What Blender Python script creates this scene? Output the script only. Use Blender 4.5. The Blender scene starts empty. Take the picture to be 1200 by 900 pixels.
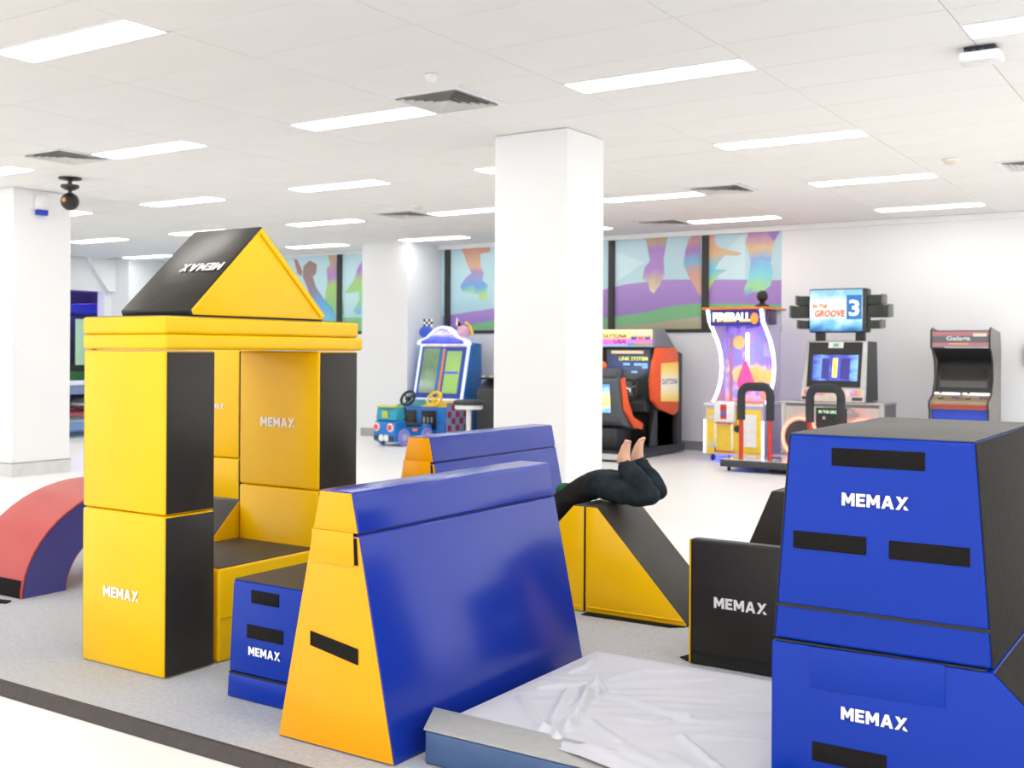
import bpy, bmesh, math, random
from mathutils import Vector, Matrix
random.seed(7)
SC = bpy.context.scene
COL = SC.collection

# ------------------------------------------------------------------ camera
FPX, CX, CY, CAMZ = 1302.07, 600.0, 412.26, 1.36
YAW, ROLL = math.radians(33.2207), math.radians(.3573)
FWD = Vector((-math.sin(YAW), math.cos(YAW), 0))
_r0, _u0 = Vector((math.cos(YAW), math.sin(YAW), 0)), Vector((0, 0, 1))
RGT = _r0 * math.cos(ROLL) + _u0 * math.sin(ROLL)
UPV = RGT.cross(FWD)
CAM = Vector((0, 0, CAMZ))
cam_data = bpy.data.cameras.new('camera')
cam_data.sensor_width = 36
cam_data.lens = FPX * 36 / 1200
cam_data.shift_y = (CY - 450) / 1200
cam_data.clip_end = 100
cam_data.dof.use_dof = True
cam_data.dof.focus_distance = 3.8
cam_data.dof.aperture_fstop = 5.0
cam = bpy.data.objects.new('camera', cam_data)
COL.objects.link(cam)
m = Matrix.Identity(4)
for i in range(3):
    m[i][0], m[i][1], m[i][2], m[i][3] = RGT[i], UPV[i], -FWD[i], CAM[i]
cam.matrix_world = m
SC.camera = cam

# ------------------------------------------------------------------ world and exposure
world = bpy.data.worlds.new('world')
SC.world = world
world.use_nodes = True
bg = world.node_tree.nodes['Background']
bg.inputs[0].default_value = (1, .992, .985, 1)
bg.inputs[1].default_value = 1.15
SC.view_settings.view_transform = 'Standard'
SC.view_settings.look = 'None'
SC.view_settings.gamma = 1
SC.view_settings.use_curve_mapping = False
SC.view_settings.exposure = 0.8
LAMP_STRENGTH = 6.5
H = CAMZ + 1.7124          # ceiling height
YW = 14.4                  # back wall plane
MT = .04                   # top of the grey carpet

# pixel -> point helpers (direction from the pixel, distance from the plane it lies on)
def ray(x, y): return FWD + RGT * ((x - CX) / FPX) + UPV * ((CY - y) / FPX)
def onz(x, y, z): d = ray(x, y); return CAM + d * ((z - CAMZ) / d.z)
def ony(x, y, Y): d = ray(x, y); return CAM + d * (Y / d.y)
def onx(x, y, X): d = ray(x, y); return CAM + d * (X / d.x)
def project(p):
    v = Vector(p) - CAM; d = v.dot(FWD)
    if d < .05: return None
    return CX + FPX * v.dot(RGT) / d, CY - FPX * v.dot(UPV) / d

# ------------------------------------------------------------------ materials
def lin(c): return tuple(((v / 255) / 12.92 if v <= 10 else (((v / 255) + .055) / 1.055) ** 2.4) for v in c)
MATS = {}
def mat(name, rgb, rough=.5, metal=0, emit=0, emit_rgb=None, var=.06, scale=12, bump=0, bscale=60, coat=0, spec=.5, alpha=1, trans=0):
    if name in MATS: return MATS[name]
    mt = bpy.data.materials.new(name); mt.use_nodes = True
    nt = mt.node_tree; b = nt.nodes['Principled BSDF']
    tc = nt.nodes.new('ShaderNodeTexCoord')
    nz = nt.nodes.new('ShaderNodeTexNoise'); nz.inputs['Scale'].default_value = scale; nz.inputs['Detail'].default_value = 3
    nt.links.new(tc.outputs['Object'], nz.inputs['Vector'])
    rp = nt.nodes.new('ShaderNodeValToRGB')
    l = lin(rgb)
    rp.color_ramp.elements[0].position = .3; rp.color_ramp.elements[1].position = .7
    rp.color_ramp.elements[0].color = (*[v * (1 - var) for v in l], 1)
    rp.color_ramp.elements[1].color = (*[min(1, v * (1 + var)) for v in l], 1)
    nt.links.new(nz.outputs['Fac'], rp.inputs['Fac'])
    nt.links.new(rp.outputs['Color'], b.inputs['Base Color'])
    b.inputs['Roughness'].default_value = rough
    b.inputs['Metallic'].default_value = metal
    b.inputs['Specular IOR Level'].default_value = spec
    b.inputs['Coat Weight'].default_value = coat
    b.inputs['Coat Roughness'].default_value = .05
    b.inputs['Transmission Weight'].default_value = trans
    b.inputs['Alpha'].default_value = alpha
    if emit:
        b.inputs['Emission Color'].default_value = (*lin(emit_rgb or rgb), 1)
        b.inputs['Emission Strength'].default_value = emit
    if bump:
        n2 = nt.nodes.new('ShaderNodeTexNoise'); n2.inputs['Scale'].default_value = bscale; n2.inputs['Detail'].default_value = 2
        nt.links.new(tc.outputs['Object'], n2.inputs['Vector'])
        bp = nt.nodes.new('ShaderNodeBump'); bp.inputs['Strength'].default_value = bump; bp.inputs['Distance'].default_value = .02
        nt.links.new(n2.outputs['Fac'], bp.inputs['Height']); nt.links.new(bp.outputs['Normal'], b.inputs['Normal'])
    MATS[name] = mt
    return mt
def grad(name, stops, axis=2, rough=.5, emit=0, noise=0, nscale=6):
    """colour print along one generated axis, optionally broken up by noise"""
    if name in MATS: return MATS[name]
    mt = bpy.data.materials.new(name); mt.use_nodes = True
    nt = mt.node_tree; b = nt.nodes['Principled BSDF']
    tc = nt.nodes.new('ShaderNodeTexCoord'); sp = nt.nodes.new('ShaderNodeSeparateXYZ')
    nt.links.new(tc.outputs['Generated'], sp.inputs[0])
    src = sp.outputs[axis]
    if noise:
        nz = nt.nodes.new('ShaderNodeTexNoise'); nz.inputs['Scale'].default_value = nscale
        nt.links.new(tc.outputs['Generated'], nz.inputs['Vector'])
        ma = nt.nodes.new('ShaderNodeMath'); ma.operation = 'MULTIPLY_ADD'; ma.inputs[1].default_value = noise; ma.inputs[2].default_value = 0
        sb = nt.nodes.new('ShaderNodeMath'); sb.operation = 'SUBTRACT'; sb.inputs[1].default_value = .5
        nt.links.new(nz.outputs['Fac'], sb.inputs[0]); nt.links.new(sb.outputs[0], ma.inputs[0])
        ad = nt.nodes.new('ShaderNodeMath'); nt.links.new(ma.outputs[0], ad.inputs[0]); nt.links.new(src, ad.inputs[1]); src = ad.outputs[0]
    rp = nt.nodes.new('ShaderNodeValToRGB'); cr = rp.color_ramp
    cr.elements.remove(cr.elements[1])
    for k, (p, c) in enumerate(sorted(stops)):
        e = cr.elements[0] if k == 0 else cr.elements.new(p)
        if k == 0: e.position = p
        e.color = (*lin(c), 1)
    nt.links.new(src, rp.inputs['Fac']); nt.links.new(rp.outputs['Color'], b.inputs['Base Color'])
    b.inputs['Roughness'].default_value = rough
    if emit:
        nt.links.new(rp.outputs['Color'], b.inputs['Emission Color']); b.inputs['Emission Strength'].default_value = emit
    MATS[name] = mt
    return mt

YELLOW = mat('yellow_vinyl', (239, 189, 2), .28, var=.03, scale=3, bump=.05, bscale=5, spec=.3)
ORANGE = mat('amber_vinyl', (242, 166, 3), .3, var=.03, scale=3, bump=.05, bscale=5, spec=.3)
BLUE = mat('cobalt_vinyl', (22, 50, 156), .2, var=.06, scale=2, bump=.02, bscale=4, spec=.42)
ROYAL = mat('royal_blue_vinyl', (1, 48, 158), .24, var=.05, scale=2, bump=.02, bscale=4, spec=.22)
BLACK = mat('black_vinyl', (48, 45, 42), .34, var=.08, scale=5, bump=.12, bscale=9, spec=.22)
BLACK2 = mat('black_matte_vinyl', (62, 58, 55), .5, var=.08, scale=5, bump=.15, bscale=9, spec=.3)
VELCRO = mat('velcro', (26, 24, 23), .9, var=.2, scale=200, bump=.4, bscale=400, spec=.2)
RED = mat('red_vinyl', (184, 66, 62), .4, var=.05, scale=3, bump=.06, bscale=6)
NAVY = mat('navy_vinyl', (66, 64, 132), .4, var=.06, scale=4, bump=.12, bscale=7)
WHITEINK = mat('white_print', (240, 240, 240), .5, var=.01)
SEAM = mat('seam_black', (18, 18, 18), .6)
CARPET = mat('grey_carpet', (184, 187, 193), .95, var=.09, scale=55, bump=.35, bscale=300, spec=.1)
CARPETEDGE = mat('carpet_edge', (70, 64, 62), .8, var=.1, scale=30, bump=.3, bscale=120)
FLOORM = mat('white_floor', (240, 240, 238), .38, var=.012, scale=1.2, spec=.4)
WALLM = mat('white_paint', (237, 238, 239), .7, var=.008, scale=2, bump=.02, bscale=150)
TILEM = mat('ceiling_tile', (240, 238, 235), .85, var=.012, scale=2, bump=.05, bscale=260)
GRIDM = mat('ceiling_grid', (214, 210, 206), .7)
SKIRT = mat('grey_skirting', (168, 170, 172), .35, metal=.35, var=.05, scale=8)
LAMPM = mat('lamp_panel', (255, 255, 255), .5, emit=LAMP_STRENGTH, emit_rgb=(255, 252, 247))
WHITEPL = mat('white_plastic', (238, 238, 240), .4)
BLKPL = mat('black_plastic', (30, 30, 31), .4, var=.1)
DKGREY = mat('dark_grey_panel', (58, 60, 62), .5, var=.1)
MIDGREY = mat('mid_grey_panel', (112, 114, 116), .45, var=.06)
SILVER = mat('brushed_silver', (186, 186, 184), .3, metal=.7)
CHROME = mat('chrome', (215, 215, 215), .12, metal=1)
FRAME = mat('dark_frame', (48, 46, 44), .5)

# ------------------------------------------------------------------ geometry helpers
ORG = {}      # object name -> world origin its mesh is relative to
def V(*a): return Vector(a)
def newell(pts):
    n = Vector((0, 0, 0))
    for i in range(len(pts)):
        a, b = pts[i], pts[(i + 1) % len(pts)]
        n += Vector(((a.y - b.y) * (a.z + b.z), (a.z - b.z) * (a.x + b.x), (a.x - b.x) * (a.y + b.y)))
    return n.normalized()
def obj(name, verts, faces, material, parent=None, bevel=0, seg=2, smooth=False, angle=35, recalc=True):
    vs = [Vector(v) for v in verts]
    if parent is not None:
        o0 = ORG[parent.name]
    else:
        lo = Vector((min(v.x for v in vs), min(v.y for v in vs), min(v.z for v in vs)))
        hi = Vector((max(v.x for v in vs), max(v.y for v in vs), max(v.z for v in vs)))
        o0 = Vector(((lo.x + hi.x) / 2, (lo.y + hi.y) / 2, lo.z))
    me = bpy.data.meshes.new(name)
    me.from_pydata([v - o0 for v in vs], [], faces)
    if recalc or bevel:
        bm = bmesh.new(); bm.from_mesh(me)
        if recalc: bmesh.ops.recalc_face_normals(bm, faces=bm.faces)
        if bevel:
            es = [e for e in bm.edges if len(e.link_faces) == 2 and e.calc_face_angle(0) > math.radians(angle)]
            bmesh.ops.bevel(bm, geom=es, offset=bevel, segments=seg, profile=.5, affect='EDGES', clamp_overlap=True)
        bm.to_mesh(me); bm.free()
    if smooth or bevel:
        for p in me.polygons: p.use_smooth = True
        me.set_sharp_from_angle(angle=math.radians(46))
    if material: me.materials.append(material)
    o = bpy.data.objects.new(name, me); COL.objects.link(o)
    if parent is not None: o.parent = parent
    else: o.location = o0
    ORG[o.name] = o0
    return o
def tag(o, label=None, cat=None, group=None, kind=None):
    if label: o['label'] = label
    if cat: o['category'] = cat
    if group: o['group'] = group
    if kind: o['kind'] = kind
    return o
def thing(name, label, cat, loc, group=None, local=False, rotz=0):
    e = bpy.data.objects.new(name, None); COL.objects.link(e)
    e.empty_display_size = .1
    e.location = loc; e.rotation_euler = (0, 0, rotz)
    ORG[e.name] = Vector((0, 0, 0)) if local else Vector(loc)
    return tag(e, label, cat, group)
def hexa(p):   # 8 corners: bottom ccw 0-3, top ccw 4-7
    return p, [(0, 3, 2, 1), (4, 5, 6, 7), (0, 1, 5, 4), (1, 2, 6, 5), (2, 3, 7, 6), (3, 0, 4, 7)]
def boxv(a, b):
    (x0, y0, z0), (x1, y1, z1) = a, b
    return hexa([V(x0, y0, z0), V(x1, y0, z0), V(x1, y1, z0), V(x0, y1, z0), V(x0, y0, z1), V(x1, y0, z1), V(x1, y1, z1), V(x0, y1, z1)])
def box(name, a, b, material, parent=None, bevel=0, seg=2):
    v, f = boxv(a, b); return obj(name, v, f, material, parent, bevel, seg)
def merge(parts):
    vs, fs = [], []
    for v, f in parts:
        n = len(vs); vs += list(v); fs += [tuple(i + n for i in q) for q in f]
    return vs, fs
def boxes(name, lst, material, parent=None, bevel=0):
    v, f = merge([boxv(a, b) for a, b in lst]); return obj(name, v, f, material, parent, bevel)
def prismv(poly, axis, a, b):
    n = len(poly)
    def P(p, t): return V(t, p[0], p[1]) if axis == 'X' else V(p[0], t, p[1]) if axis == 'Y' else V(p[0], p[1], t)
    v = [P(p, a) for p in poly] + [P(p, b) for p in poly]
    f = [tuple(range(n)), tuple(range(2 * n - 1, n - 1, -1))] + [(i, i + n, (i + 1) % n + n, (i + 1) % n) for i in range(n)]
    return v, f
def prism(name, poly, axis, a, b, material, parent=None, bevel=0, seg=2):
    v, f = prismv(poly, axis, a, b); return obj(name, v, f, material, parent, bevel, seg)
def slab(name, pts, t, material, parent=None, off=0, bevel=0, inset=0, flip=False):
    pts = [Vector(p) for p in pts]
    n = newell(pts) * (-1 if flip else 1)
    if inset:
        c = sum(pts, Vector()) / len(pts)
        pts = [p + (c - p).normalized() * inset for p in pts]
    k = len(pts)
    v = [p + n * off for p in pts] + [p + n * (off + t) for p in pts]
    f = [tuple(range(k)), tuple(range(2 * k - 1, k - 1, -1))] + [(i, i + k, (i + 1) % k + k, (i + 1) % k) for i in range(k)]
    return obj(name, v, f, material, parent, bevel)
def quad_at(o, r, u, x0, x1, y0, y1):
    return [o + r * x0 + u * y0, o + r * x1 + u * y0, o + r * x1 + u * y1, o + r * x0 + u * y1]
def tubev(path, rad, seg=8, closed=False):
    path = [Vector(p) for p in path]; n = len(path)
    rads = rad if isinstance(rad, (list, tuple)) else [rad] * n
    vs, fs = [], []; ref = None
    for i, p in enumerate(path):
        t = (path[min(i + 1, n - 1)] - path[max(i - 1, 0)]) if not closed else (path[(i + 1) % n] - path[i - 1])
        t.normalize()
        if ref is None: ref = t.orthogonal().normalized()
        ref = (ref - t * ref.dot(t)).normalized(); w = t.cross(ref)
        for k in range(seg):
            a = 2 * math.pi * k / seg
            vs.append(p + (ref * math.cos(a) + w * math.sin(a)) * rads[i])
    for i in range(n if closed else n - 1):
        for k in range(seg):
            j = (i + 1) % n
            fs.append((i * seg + k, i * seg + (k + 1) % seg, j * seg + (k + 1) % seg, j * seg + k))
    if not closed: fs += [tuple(range(seg))[::-1], tuple(range((n - 1) * seg, n * seg))]
    return vs, fs
def tube(name, path, rad, material, parent=None, seg=8, closed=False):
    v, f = tubev(path, rad, seg, closed); return obj(name, v, f, material, parent, smooth=True)
def lathev(prof, c, seg=20, axis='Z'):
    vs, fs = [], []; n = len(prof)
    for k in range(seg):
        a = 2 * math.pi * k / seg
        for r, h in prof:
            if axis == 'Z': vs.append(V(c[0] + r * math.cos(a), c[1] + r * math.sin(a), c[2] + h))
            elif axis == 'Y': vs.append(V(c[0] + r * math.cos(a), c[1] + h, c[2] + r * math.sin(a)))
            else: vs.append(V(c[0] + h, c[1] + r * math.cos(a), c[2] + r * math.sin(a)))
    for k in range(seg):
        for i in range(n - 1):
            fs.append((k * n + i, ((k + 1) % seg) * n + i, ((k + 1) % seg) * n + i + 1, k * n + i + 1))
    fs.append(tuple(k * n for k in range(seg))[::-1]); fs.append(tuple(k * n + n - 1 for k in range(seg)))
    return vs, fs
def lathe(name, prof, c, material, parent=None, seg=20, axis='Z'):
    v, f = lathev([(max(r, .0004), h) for r, h in prof], c, seg, axis); return obj(name, v, f, material, parent, smooth=True)
def ball(name, c, rx, ry, rz, material, parent=None, seg=16):
    c = Vector(c); vs, fs = [], []; ring = seg // 2
    for i in range(1, ring):
        th = math.pi * i / ring
        for k in range(seg):
            a = 2 * math.pi * k / seg
            vs.append(c + V(rx * math.sin(th) * math.cos(a), ry * math.sin(th) * math.sin(a), rz * math.cos(th)))
    for i in range(ring - 2):
        for k in range(seg): fs.append((i * seg + k, (i + 1) * seg + k, (i + 1) * seg + (k + 1) % seg, i * seg + (k + 1) % seg))
    vs += [c + V(0, 0, rz), c - V(0, 0, rz)]; t = len(vs) - 2; last = (ring - 2) * seg
    for k in range(seg):
        fs.append((t, k, (k + 1) % seg)); fs.append((t + 1, last + (k + 1) % seg, last + k))
    return obj(name, vs, fs, material, parent, smooth=True)

# MEMAX lettering, one unit high
LET = {
 'M': (1.0, [[(0, 0), (0, 1), (.26, 1), (.5, .55), (.74, 1), (1, 1), (1, 0), (.75, 0), (.75, .54), (.57, .2), (.43, .2), (.25, .54), (.25, 0)]]),
 'E': (.7, [[(0, 0), (0, 1), (.7, 1), (.7, .78), (.26, .78), (.26, .61), (.64, .61), (.64, .4), (.26, .4), (.26, .22), (.7, .22), (.7, 0)]]),
 'A': (.96, [[(0, 0), (.34, 1), (.48, 1), (.48, .72), (.39, .42), (.48, .42), (.48, .2), (.32, .2), (.26, 0)],
             [(.96, 0), (.62, 1), (.48, 1), (.48, .72), (.57, .42), (.48, .42), (.48, .2), (.64, .2), (.7, 0)]]),
 'X': (.96, [[(0, 0), (.28, 0), (.94, 1), (.66, 1), (.49, .74), (.32, 1), (.03, 1), (.34, .52)], [(.7, .34), (.98, 0), (.68, 0), (.57, .16)]]),
}
def memax(parent, o, r, u, width):
    """o = lower left corner, r/u = unit directions of reading and up"""
    o, r, u = Vector(o), Vector(r).normalized(), Vector(u).normalized()
    n = r.cross(u); total = 1 + .7 + 1 + .96 + .96 + 4 * .12; s = width / total
    parts = []; x = 0
    for ch in 'MEMAX':
        w, polys = LET[ch]
        for pl in polys:
            pts = [o + r * ((x + p[0]) * s) + u * (p[1] * s) + n * .0035 for p in pl]
            k = len(pts); v = pts + [p + n * .001 for p in pts]
            f = [tuple(range(k)), tuple(range(2 * k - 1, k - 1, -1))] + [(i, i + k, (i + 1) % k + k, (i + 1) % k) for i in range(k)]
            parts.append((v, f))
        x += w + .12
    v, f = merge(parts)
    return obj('logo_lettering', v, f, WHITEINK, parent)
def text(name, s, o, r, u, width, material, parent, depth=.003, height=None, shear=0, bold=.015):
    cu = bpy.data.curves.new('t', 'FONT'); cu.body = s; cu.size = 1; cu.shear = shear; cu.offset = bold; cu.resolution_u = 2
    t = bpy.data.objects.new('t', cu); COL.objects.link(t)
    me = bpy.data.meshes.new_from_object(t.evaluated_get(bpy.context.evaluated_depsgraph_get()))
    bpy.data.objects.remove(t); bpy.data.curves.remove(cu)
    xs = [v.co.x for v in me.vertices]; ys = [v.co.y for v in me.vertices]
    x0, x1, y0, y1 = min(xs), max(xs), min(ys), max(ys)
    o, r, u = Vector(o), Vector(r).normalized(), Vector(u).normalized(); n = r.cross(u)
    sx = width / (x1 - x0); sy = sx if height is None else height / (y1 - y0)
    vs = [o + r * ((v.co.x - x0) * sx) + u * ((v.co.y - y0) * sy) + n * depth for v in me.vertices]
    fs = [tuple(p.vertices) for p in me.polygons]
    bpy.data.meshes.remove(me)
    return obj(name, vs, fs, material, parent, recalc=False)
X_, Y_, Z_ = V(1, 0, 0), V(0, 1, 0), V(0, 0, 1)

# ================================================================== SETTING
XL, XR, YN = -18.1, 3.0, -2.0
tag(box('floor', (XL - 4.2, YN, -.1), (XR, 16.4, 0), FLOORM), 'glossy white vinyl floor of the arcade hall', kind='structure')
ceil = box('ceiling', (XL - .5, YN, H + .006), (XR, YW + .3, H + .1), GRIDM)
tag(ceil, 'white suspended tile ceiling with recessed lights', kind='structure')
# ceiling tiles 1.2 x 0.6 with lights and diffusers let in
GX, GY = -6.0256, 4.592
vents = [(-4.53, 6.09), (-4.53, 10.89), (-8.73, 6.09), (-8.73, 10.89), (-6.33, 13.29), (-1.53, 10.89)]
cells = []; light_cells = []
for i in range(-10, 8):
    for j in range(-10, 17):
        x0, y0 = GX + 1.2 * i, GY + .6 * j
        x1, y1 = x0 + 1.2, min(y0 + .6, YW - .02)
        if x0 < XL - .5 or x1 > XR or y0 < YN: continue
        if y1 - y0 < .1: continue
        if i % 2 == 0 and j % 4 == 2 and y1 - y0 > .5:
            cells.append((x0, y0, x1, y0 + .3)); sh_ = .62 if i == -10 else 0; light_cells.append((x0 + sh_, y0 + .3, x1 + sh_, y0 + .6)); continue
        hit = [v for v in vents if x0 < v[0] < x1 and y0 < v[1] < y1]
        if hit:
            if hit[0][0] < x0 + .6: cells.append((x0 + .6, y0, x1, y1))
            else: cells.append((x0, y0, x0 + .6, y1))
            continue
        cells.append((x0, y0, x1, y1))
def in_view(x, y, z, mgn=60):
    p = project((x, y, z)); return p is not None and -mgn < p[0] < 1200 + mgn and -mgn < p[1] < 900 + mgn
tile_me = {}
rest = []; nt_ = 0
for (x0, y0, x1, y1) in sorted(cells, key=lambda c: (c[1] + c[3]) ** 2 + (c[0] + c[2]) ** 2):
    if nt_ < 296 and any(in_view(x, y, H) for x in (x0, x1) for y in (y0, y1)):
        key = (round(x1 - x0, 3), round(y1 - y0, 3))
        if key not in tile_me:
            w, d = key[0] / 2 - .0035, key[1] / 2 - .0035
            o = box('ceiling_tile', (-w, -d, 0), (w, d, .02), TILEM, ceil)
            me = o.data
            for v in me.vertices: v.co += ORG['ceiling']
            tile_me[key] = me
        else:
            o = bpy.data.objects.new('ceiling_tile', tile_me[key]); COL.objects.link(o); o.parent = ceil
        o.location = V((x0 + x1) / 2, (y0 + y1) / 2, H - .001) - ORG['ceiling']; nt_ += 1
    else: rest.append(((x0 + .005, y0 + .005, H - .004), (x1 - .005, y1 - .005, H + .004)))
if rest: tag(boxes('ceiling_tile_field', rest, TILEM, ceil), kind='stuff')
# walls
PX0, PX1, PY = -11.78, -10.847, 13.587     # boxed pilaster on the back wall
QX1, QY = -17.6, 13.62                      # corner pilaster
SILL = 1.69; HEAD = H - .05
wl = [((XL - .3, YW, 0), (XR, YW + .25, SILL)), ((-5.13, YW, SILL), (XR, YW + .25, H)), ((XL - .3, YW, HEAD), (-5.13, YW + .25, H)),
      ((PX0, YW, SILL), (PX1, YW + .25, HEAD)), ((XL - .3, YW, SILL), (QX1, YW + .25, HEAD))]
tag(boxes('wall_back', wl, WALLM), 'white back wall behind the arcade machines', kind='structure')
tag(boxes('wall_pilaster', [((PX0, PY, 0), (PX1, YW - .002, H))], WALLM), 'white boxed pilaster on the back wall beside the racing cabinet', kind='structure')
tag(boxes('wall_corner', [((XL, QY, 0), (QX1, YW - .002, H))], WALLM), 'white corner pilaster beside the opening', kind='structure')
# left wall with an opening
OZ = 2.46
tag(boxes('wall_left', [((XL - .2, YN, 0), (XL, 9.5, H)), ((XL - .2, 9.5, OZ), (XL, 13.45, H)), ((XL - .2, 13.45, 0), (XL, YW, H))], WALLM),
    'white left wall with a wide opening into a dim room', kind='structure')
# sloped soffit over the opening
prism('trim_1', [(13.0, H - .001), (13.46, OZ), (13.615, OZ), (13.615, H - .001)], 'X', XL + .001, XL + .12, WALLM)
tag(bpy.data.objects['trim_1'], 'white sloped soffit over the opening', kind='structure')
tag(box('trim_2', (-10.84, YW - .06, H - .075), (XR, YW - .002, H - .005), WALLM), 'white cornice along the back wall', kind='structure')
tag(box('baseboard_back', (PX1 + .002, YW - .015, 0), (XR, YW - .001, .13), SKIRT), 'grey skirting along the back wall', kind='structure')
tag(box('baseboard_pilaster', (PX0, PY - .015, 0), (PX1 + .012, PY - .001, .13), SKIRT), 'grey skirting on the boxed pilaster', kind='structure')
# free-standing columns
CB = (-4.95, 7.30, -4.285, 7.87)
tag(box('column_near', (CB[0], CB[1], 0), (CB[2], CB[3], H - .006), WALLM), 'square white column rising to the ceiling behind the foam blocks', kind='structure')
tag(box('baseboard_near', (CB[0] - .012, CB[1] - .012, 0), (CB[2] + .012, CB[3] + .012, .14), SKIRT), 'grey skirting round the square column', kind='structure')
D2 = (-12.2, 6.93, -10.85, 7.62)
tag(box('column_left', (D2[0], D2[1], 0), (D2[2], D2[3], H - .006), WALLM), 'broad white column with a strobe and a switch', kind='structure')
tag(box('baseboard_left', (D2[0] - .012, D2[1] - .012, 0), (D2[2] + .012, D2[3] + .012, .14), mat('pale_skirting', (212, 213, 211), .4)), 'pale skirting round the broad column', kind='structure')
tag(box('trim_3', (D2[0] - .013, D2[1] - .013, .1405), (D2[2] + .013, D2[3] + .013, .146), MIDGREY), 'thin grey line above the skirting of the broad column', kind='structure')

# ------------------------------------------------------------------ printed windows
SKY = grad('window_film_sky', [(0, (150, 196, 200)), (.4, (186, 220, 228)), (1, (196, 226, 236))], 2, .35, 0, .25, 5)
def film(name, stops, noise=.3): return grad(name, stops, 2, .35, 0, noise, 3)
PURPLE = film('film_purple', [(0, (150, 120, 190)), (1, (176, 140, 206))], .5)
GREENF = film('film_green', [(0, (132, 186, 140)), (1, (120, 190, 132))], .5)
SANDF = film('film_sand', [(0, (176, 168, 140)), (1, (190, 182, 160))], .5)
RAYS = film('film_ray', [(0, (206, 234, 240)), (1, (206, 234, 240))], .2)
def window(idx, x0, x1, mull, label):
    yp = YW + .05
    root = thing('window_%d' % idx, label, None, (x0, YW, SILL)); root['kind'] = 'structure'
    mull = sorted(mull); edges = [x0] + mull + [x1]
    panes = []
    for a, b in zip(edges[:-1], edges[1:]):
        panes.append(box('pane', (a, yp, SILL), (b, yp + .02, HEAD), SKY, root))
    for mx in mull: box('mullion', (mx - .045, YW + .002, SILL), (mx + .045, yp - .002, HEAD), FRAME, root)
    box('bottom_rail', (x0, YW - .012, SILL - .045), (x1, yp - .002, SILL + .005), FRAME, root)
    return root
def decal(root, pts, sx, ox, oy, sc, material, lvl, name='printed_figure'):
    yy = YW + .05 - .001 * lvl
    pp = []
    for (x, y) in pts:
        p = ony(ox + x / sc, oy + y / sc, yy); p.z = min(max(p.z, SILL + .006), HEAD - .002); pp.append(p)
    o = slab(name, pp, .0006, material, root)
    return o
w1 = window(1, PX1 + .004, -5.13, [-6.235, -7.71, -9.19, -10.70], 'window wall with a printed film of dancers, purple and green bands')
w2 = window(2, QX1 + .004, PX0 - .004, [-13.02, -14.5, -16.0, -17.4], 'window left of the pilaster with a printed film of dancers')
c3 = dict(sx=1, ox=700, oy=250, sc=5.217)
decal(w1, [(-120, 520), (45, 465), (170, 435), (420, 405), (640, 405), (1127, 408), (1127, 575), (620, 560), (300, 612), (45, 642), (-120, 680)], material=PURPLE, lvl=1, name='printed_band', **c3)
decal(w1, [(-120, 680), (45, 640), (300, 605), (450, 570), (620, 550), (1127, 556), (1127, 640), (620, 632), (300, 676), (45, 700), (-120, 712)], material=GREENF, lvl=2, name='printed_band', **c3)
decal(w1, [(-120, 712), (45, 698), (300, 674), (620, 630), (1127, 638), (1127, 760), (-120, 760)], material=SANDF, lvl=1, name='printed_band', **c3)
decal(w1, [(115, 235), (290, 300), (115, 420)], material=RAYS, lvl=1, name='printed_ray', **c3)
decal(w1, [(680, 330), (900, 120), (905, 400), (760, 400)], material=RAYS, lvl=1, name='printed_ray', **c3)
decal(w1, [(275, 140), (440, 120), (425, 160), (405, 280), (410, 370), (382, 440), (345, 490), (320, 470), (310, 420), (275, 400), (290, 330), (322, 290), (310, 230), (300, 170)],
      material=film('print_violet', [(0, (226, 226, 200)), (.2, (212, 196, 160)), (.4, (178, 140, 206)), (.8, (176, 130, 206)), (1, (200, 180, 120))]), lvl=3, **c3)
decal(w1, [(560, 160), (590, 112), (630, 110), (640, 520), (600, 460), (560, 390), (525, 310), (540, 220)],
      material=film('print_dancer_a', [(0, (214, 180, 150)), (.4, (214, 160, 150)), (.55, (120, 190, 222)), (.75, (170, 130, 200)), (1, (216, 160, 150))]), lvl=3, **c3)
decal(w1, [(662, 110), (715, 110), (722, 190), (760, 215), (860, 235), (885, 245), (855, 260), (780, 255), (742, 300), (720, 340), (795, 345), (735, 380), (690, 450), (660, 520), (655, 180)],
      material=film('print_dancer_b', [(0, (208, 196, 150)), (.25, (190, 226, 140)), (.45, (120, 208, 232)), (.7, (226, 190, 140)), (1, (230, 170, 160))]), lvl=4, **c3)
decal(w1, [(905, 180), (925, 102), (1000, 95), (1122, 88), (1078, 180), (1060, 300), (1075, 370), (1060, 440), (1010, 482), (950, 482), (910, 510), (895, 470), (925, 390), (937, 300), (925, 240)],
      material=film('print_dancer_c', [(0, (120, 170, 225)), (.15, (170, 226, 160)), (.35, (130, 216, 232)), (.55, (140, 180, 230)), (.75, (226, 196, 140)), (1, (190, 140, 200))]), lvl=3, **c3)
decal(w1, [(1040, 120), (1122, 88), (1080, 170)], material=PURPLE, lvl=4, **c3)
c2 = dict(sx=1, ox=340, oy=270, sc=4.8)
decal(w1, [(855, 482), (1145, 438), (1400, 420), (1400, 560), (1140, 570), (855, 580)], material=PURPLE, lvl=1, name='printed_band', **c2)
decal(w1, [(1000, 532), (1145, 505), (1400, 500), (1400, 565), (1000, 565)], material=GREENF, lvl=2, name='printed_band', **c2)
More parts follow.
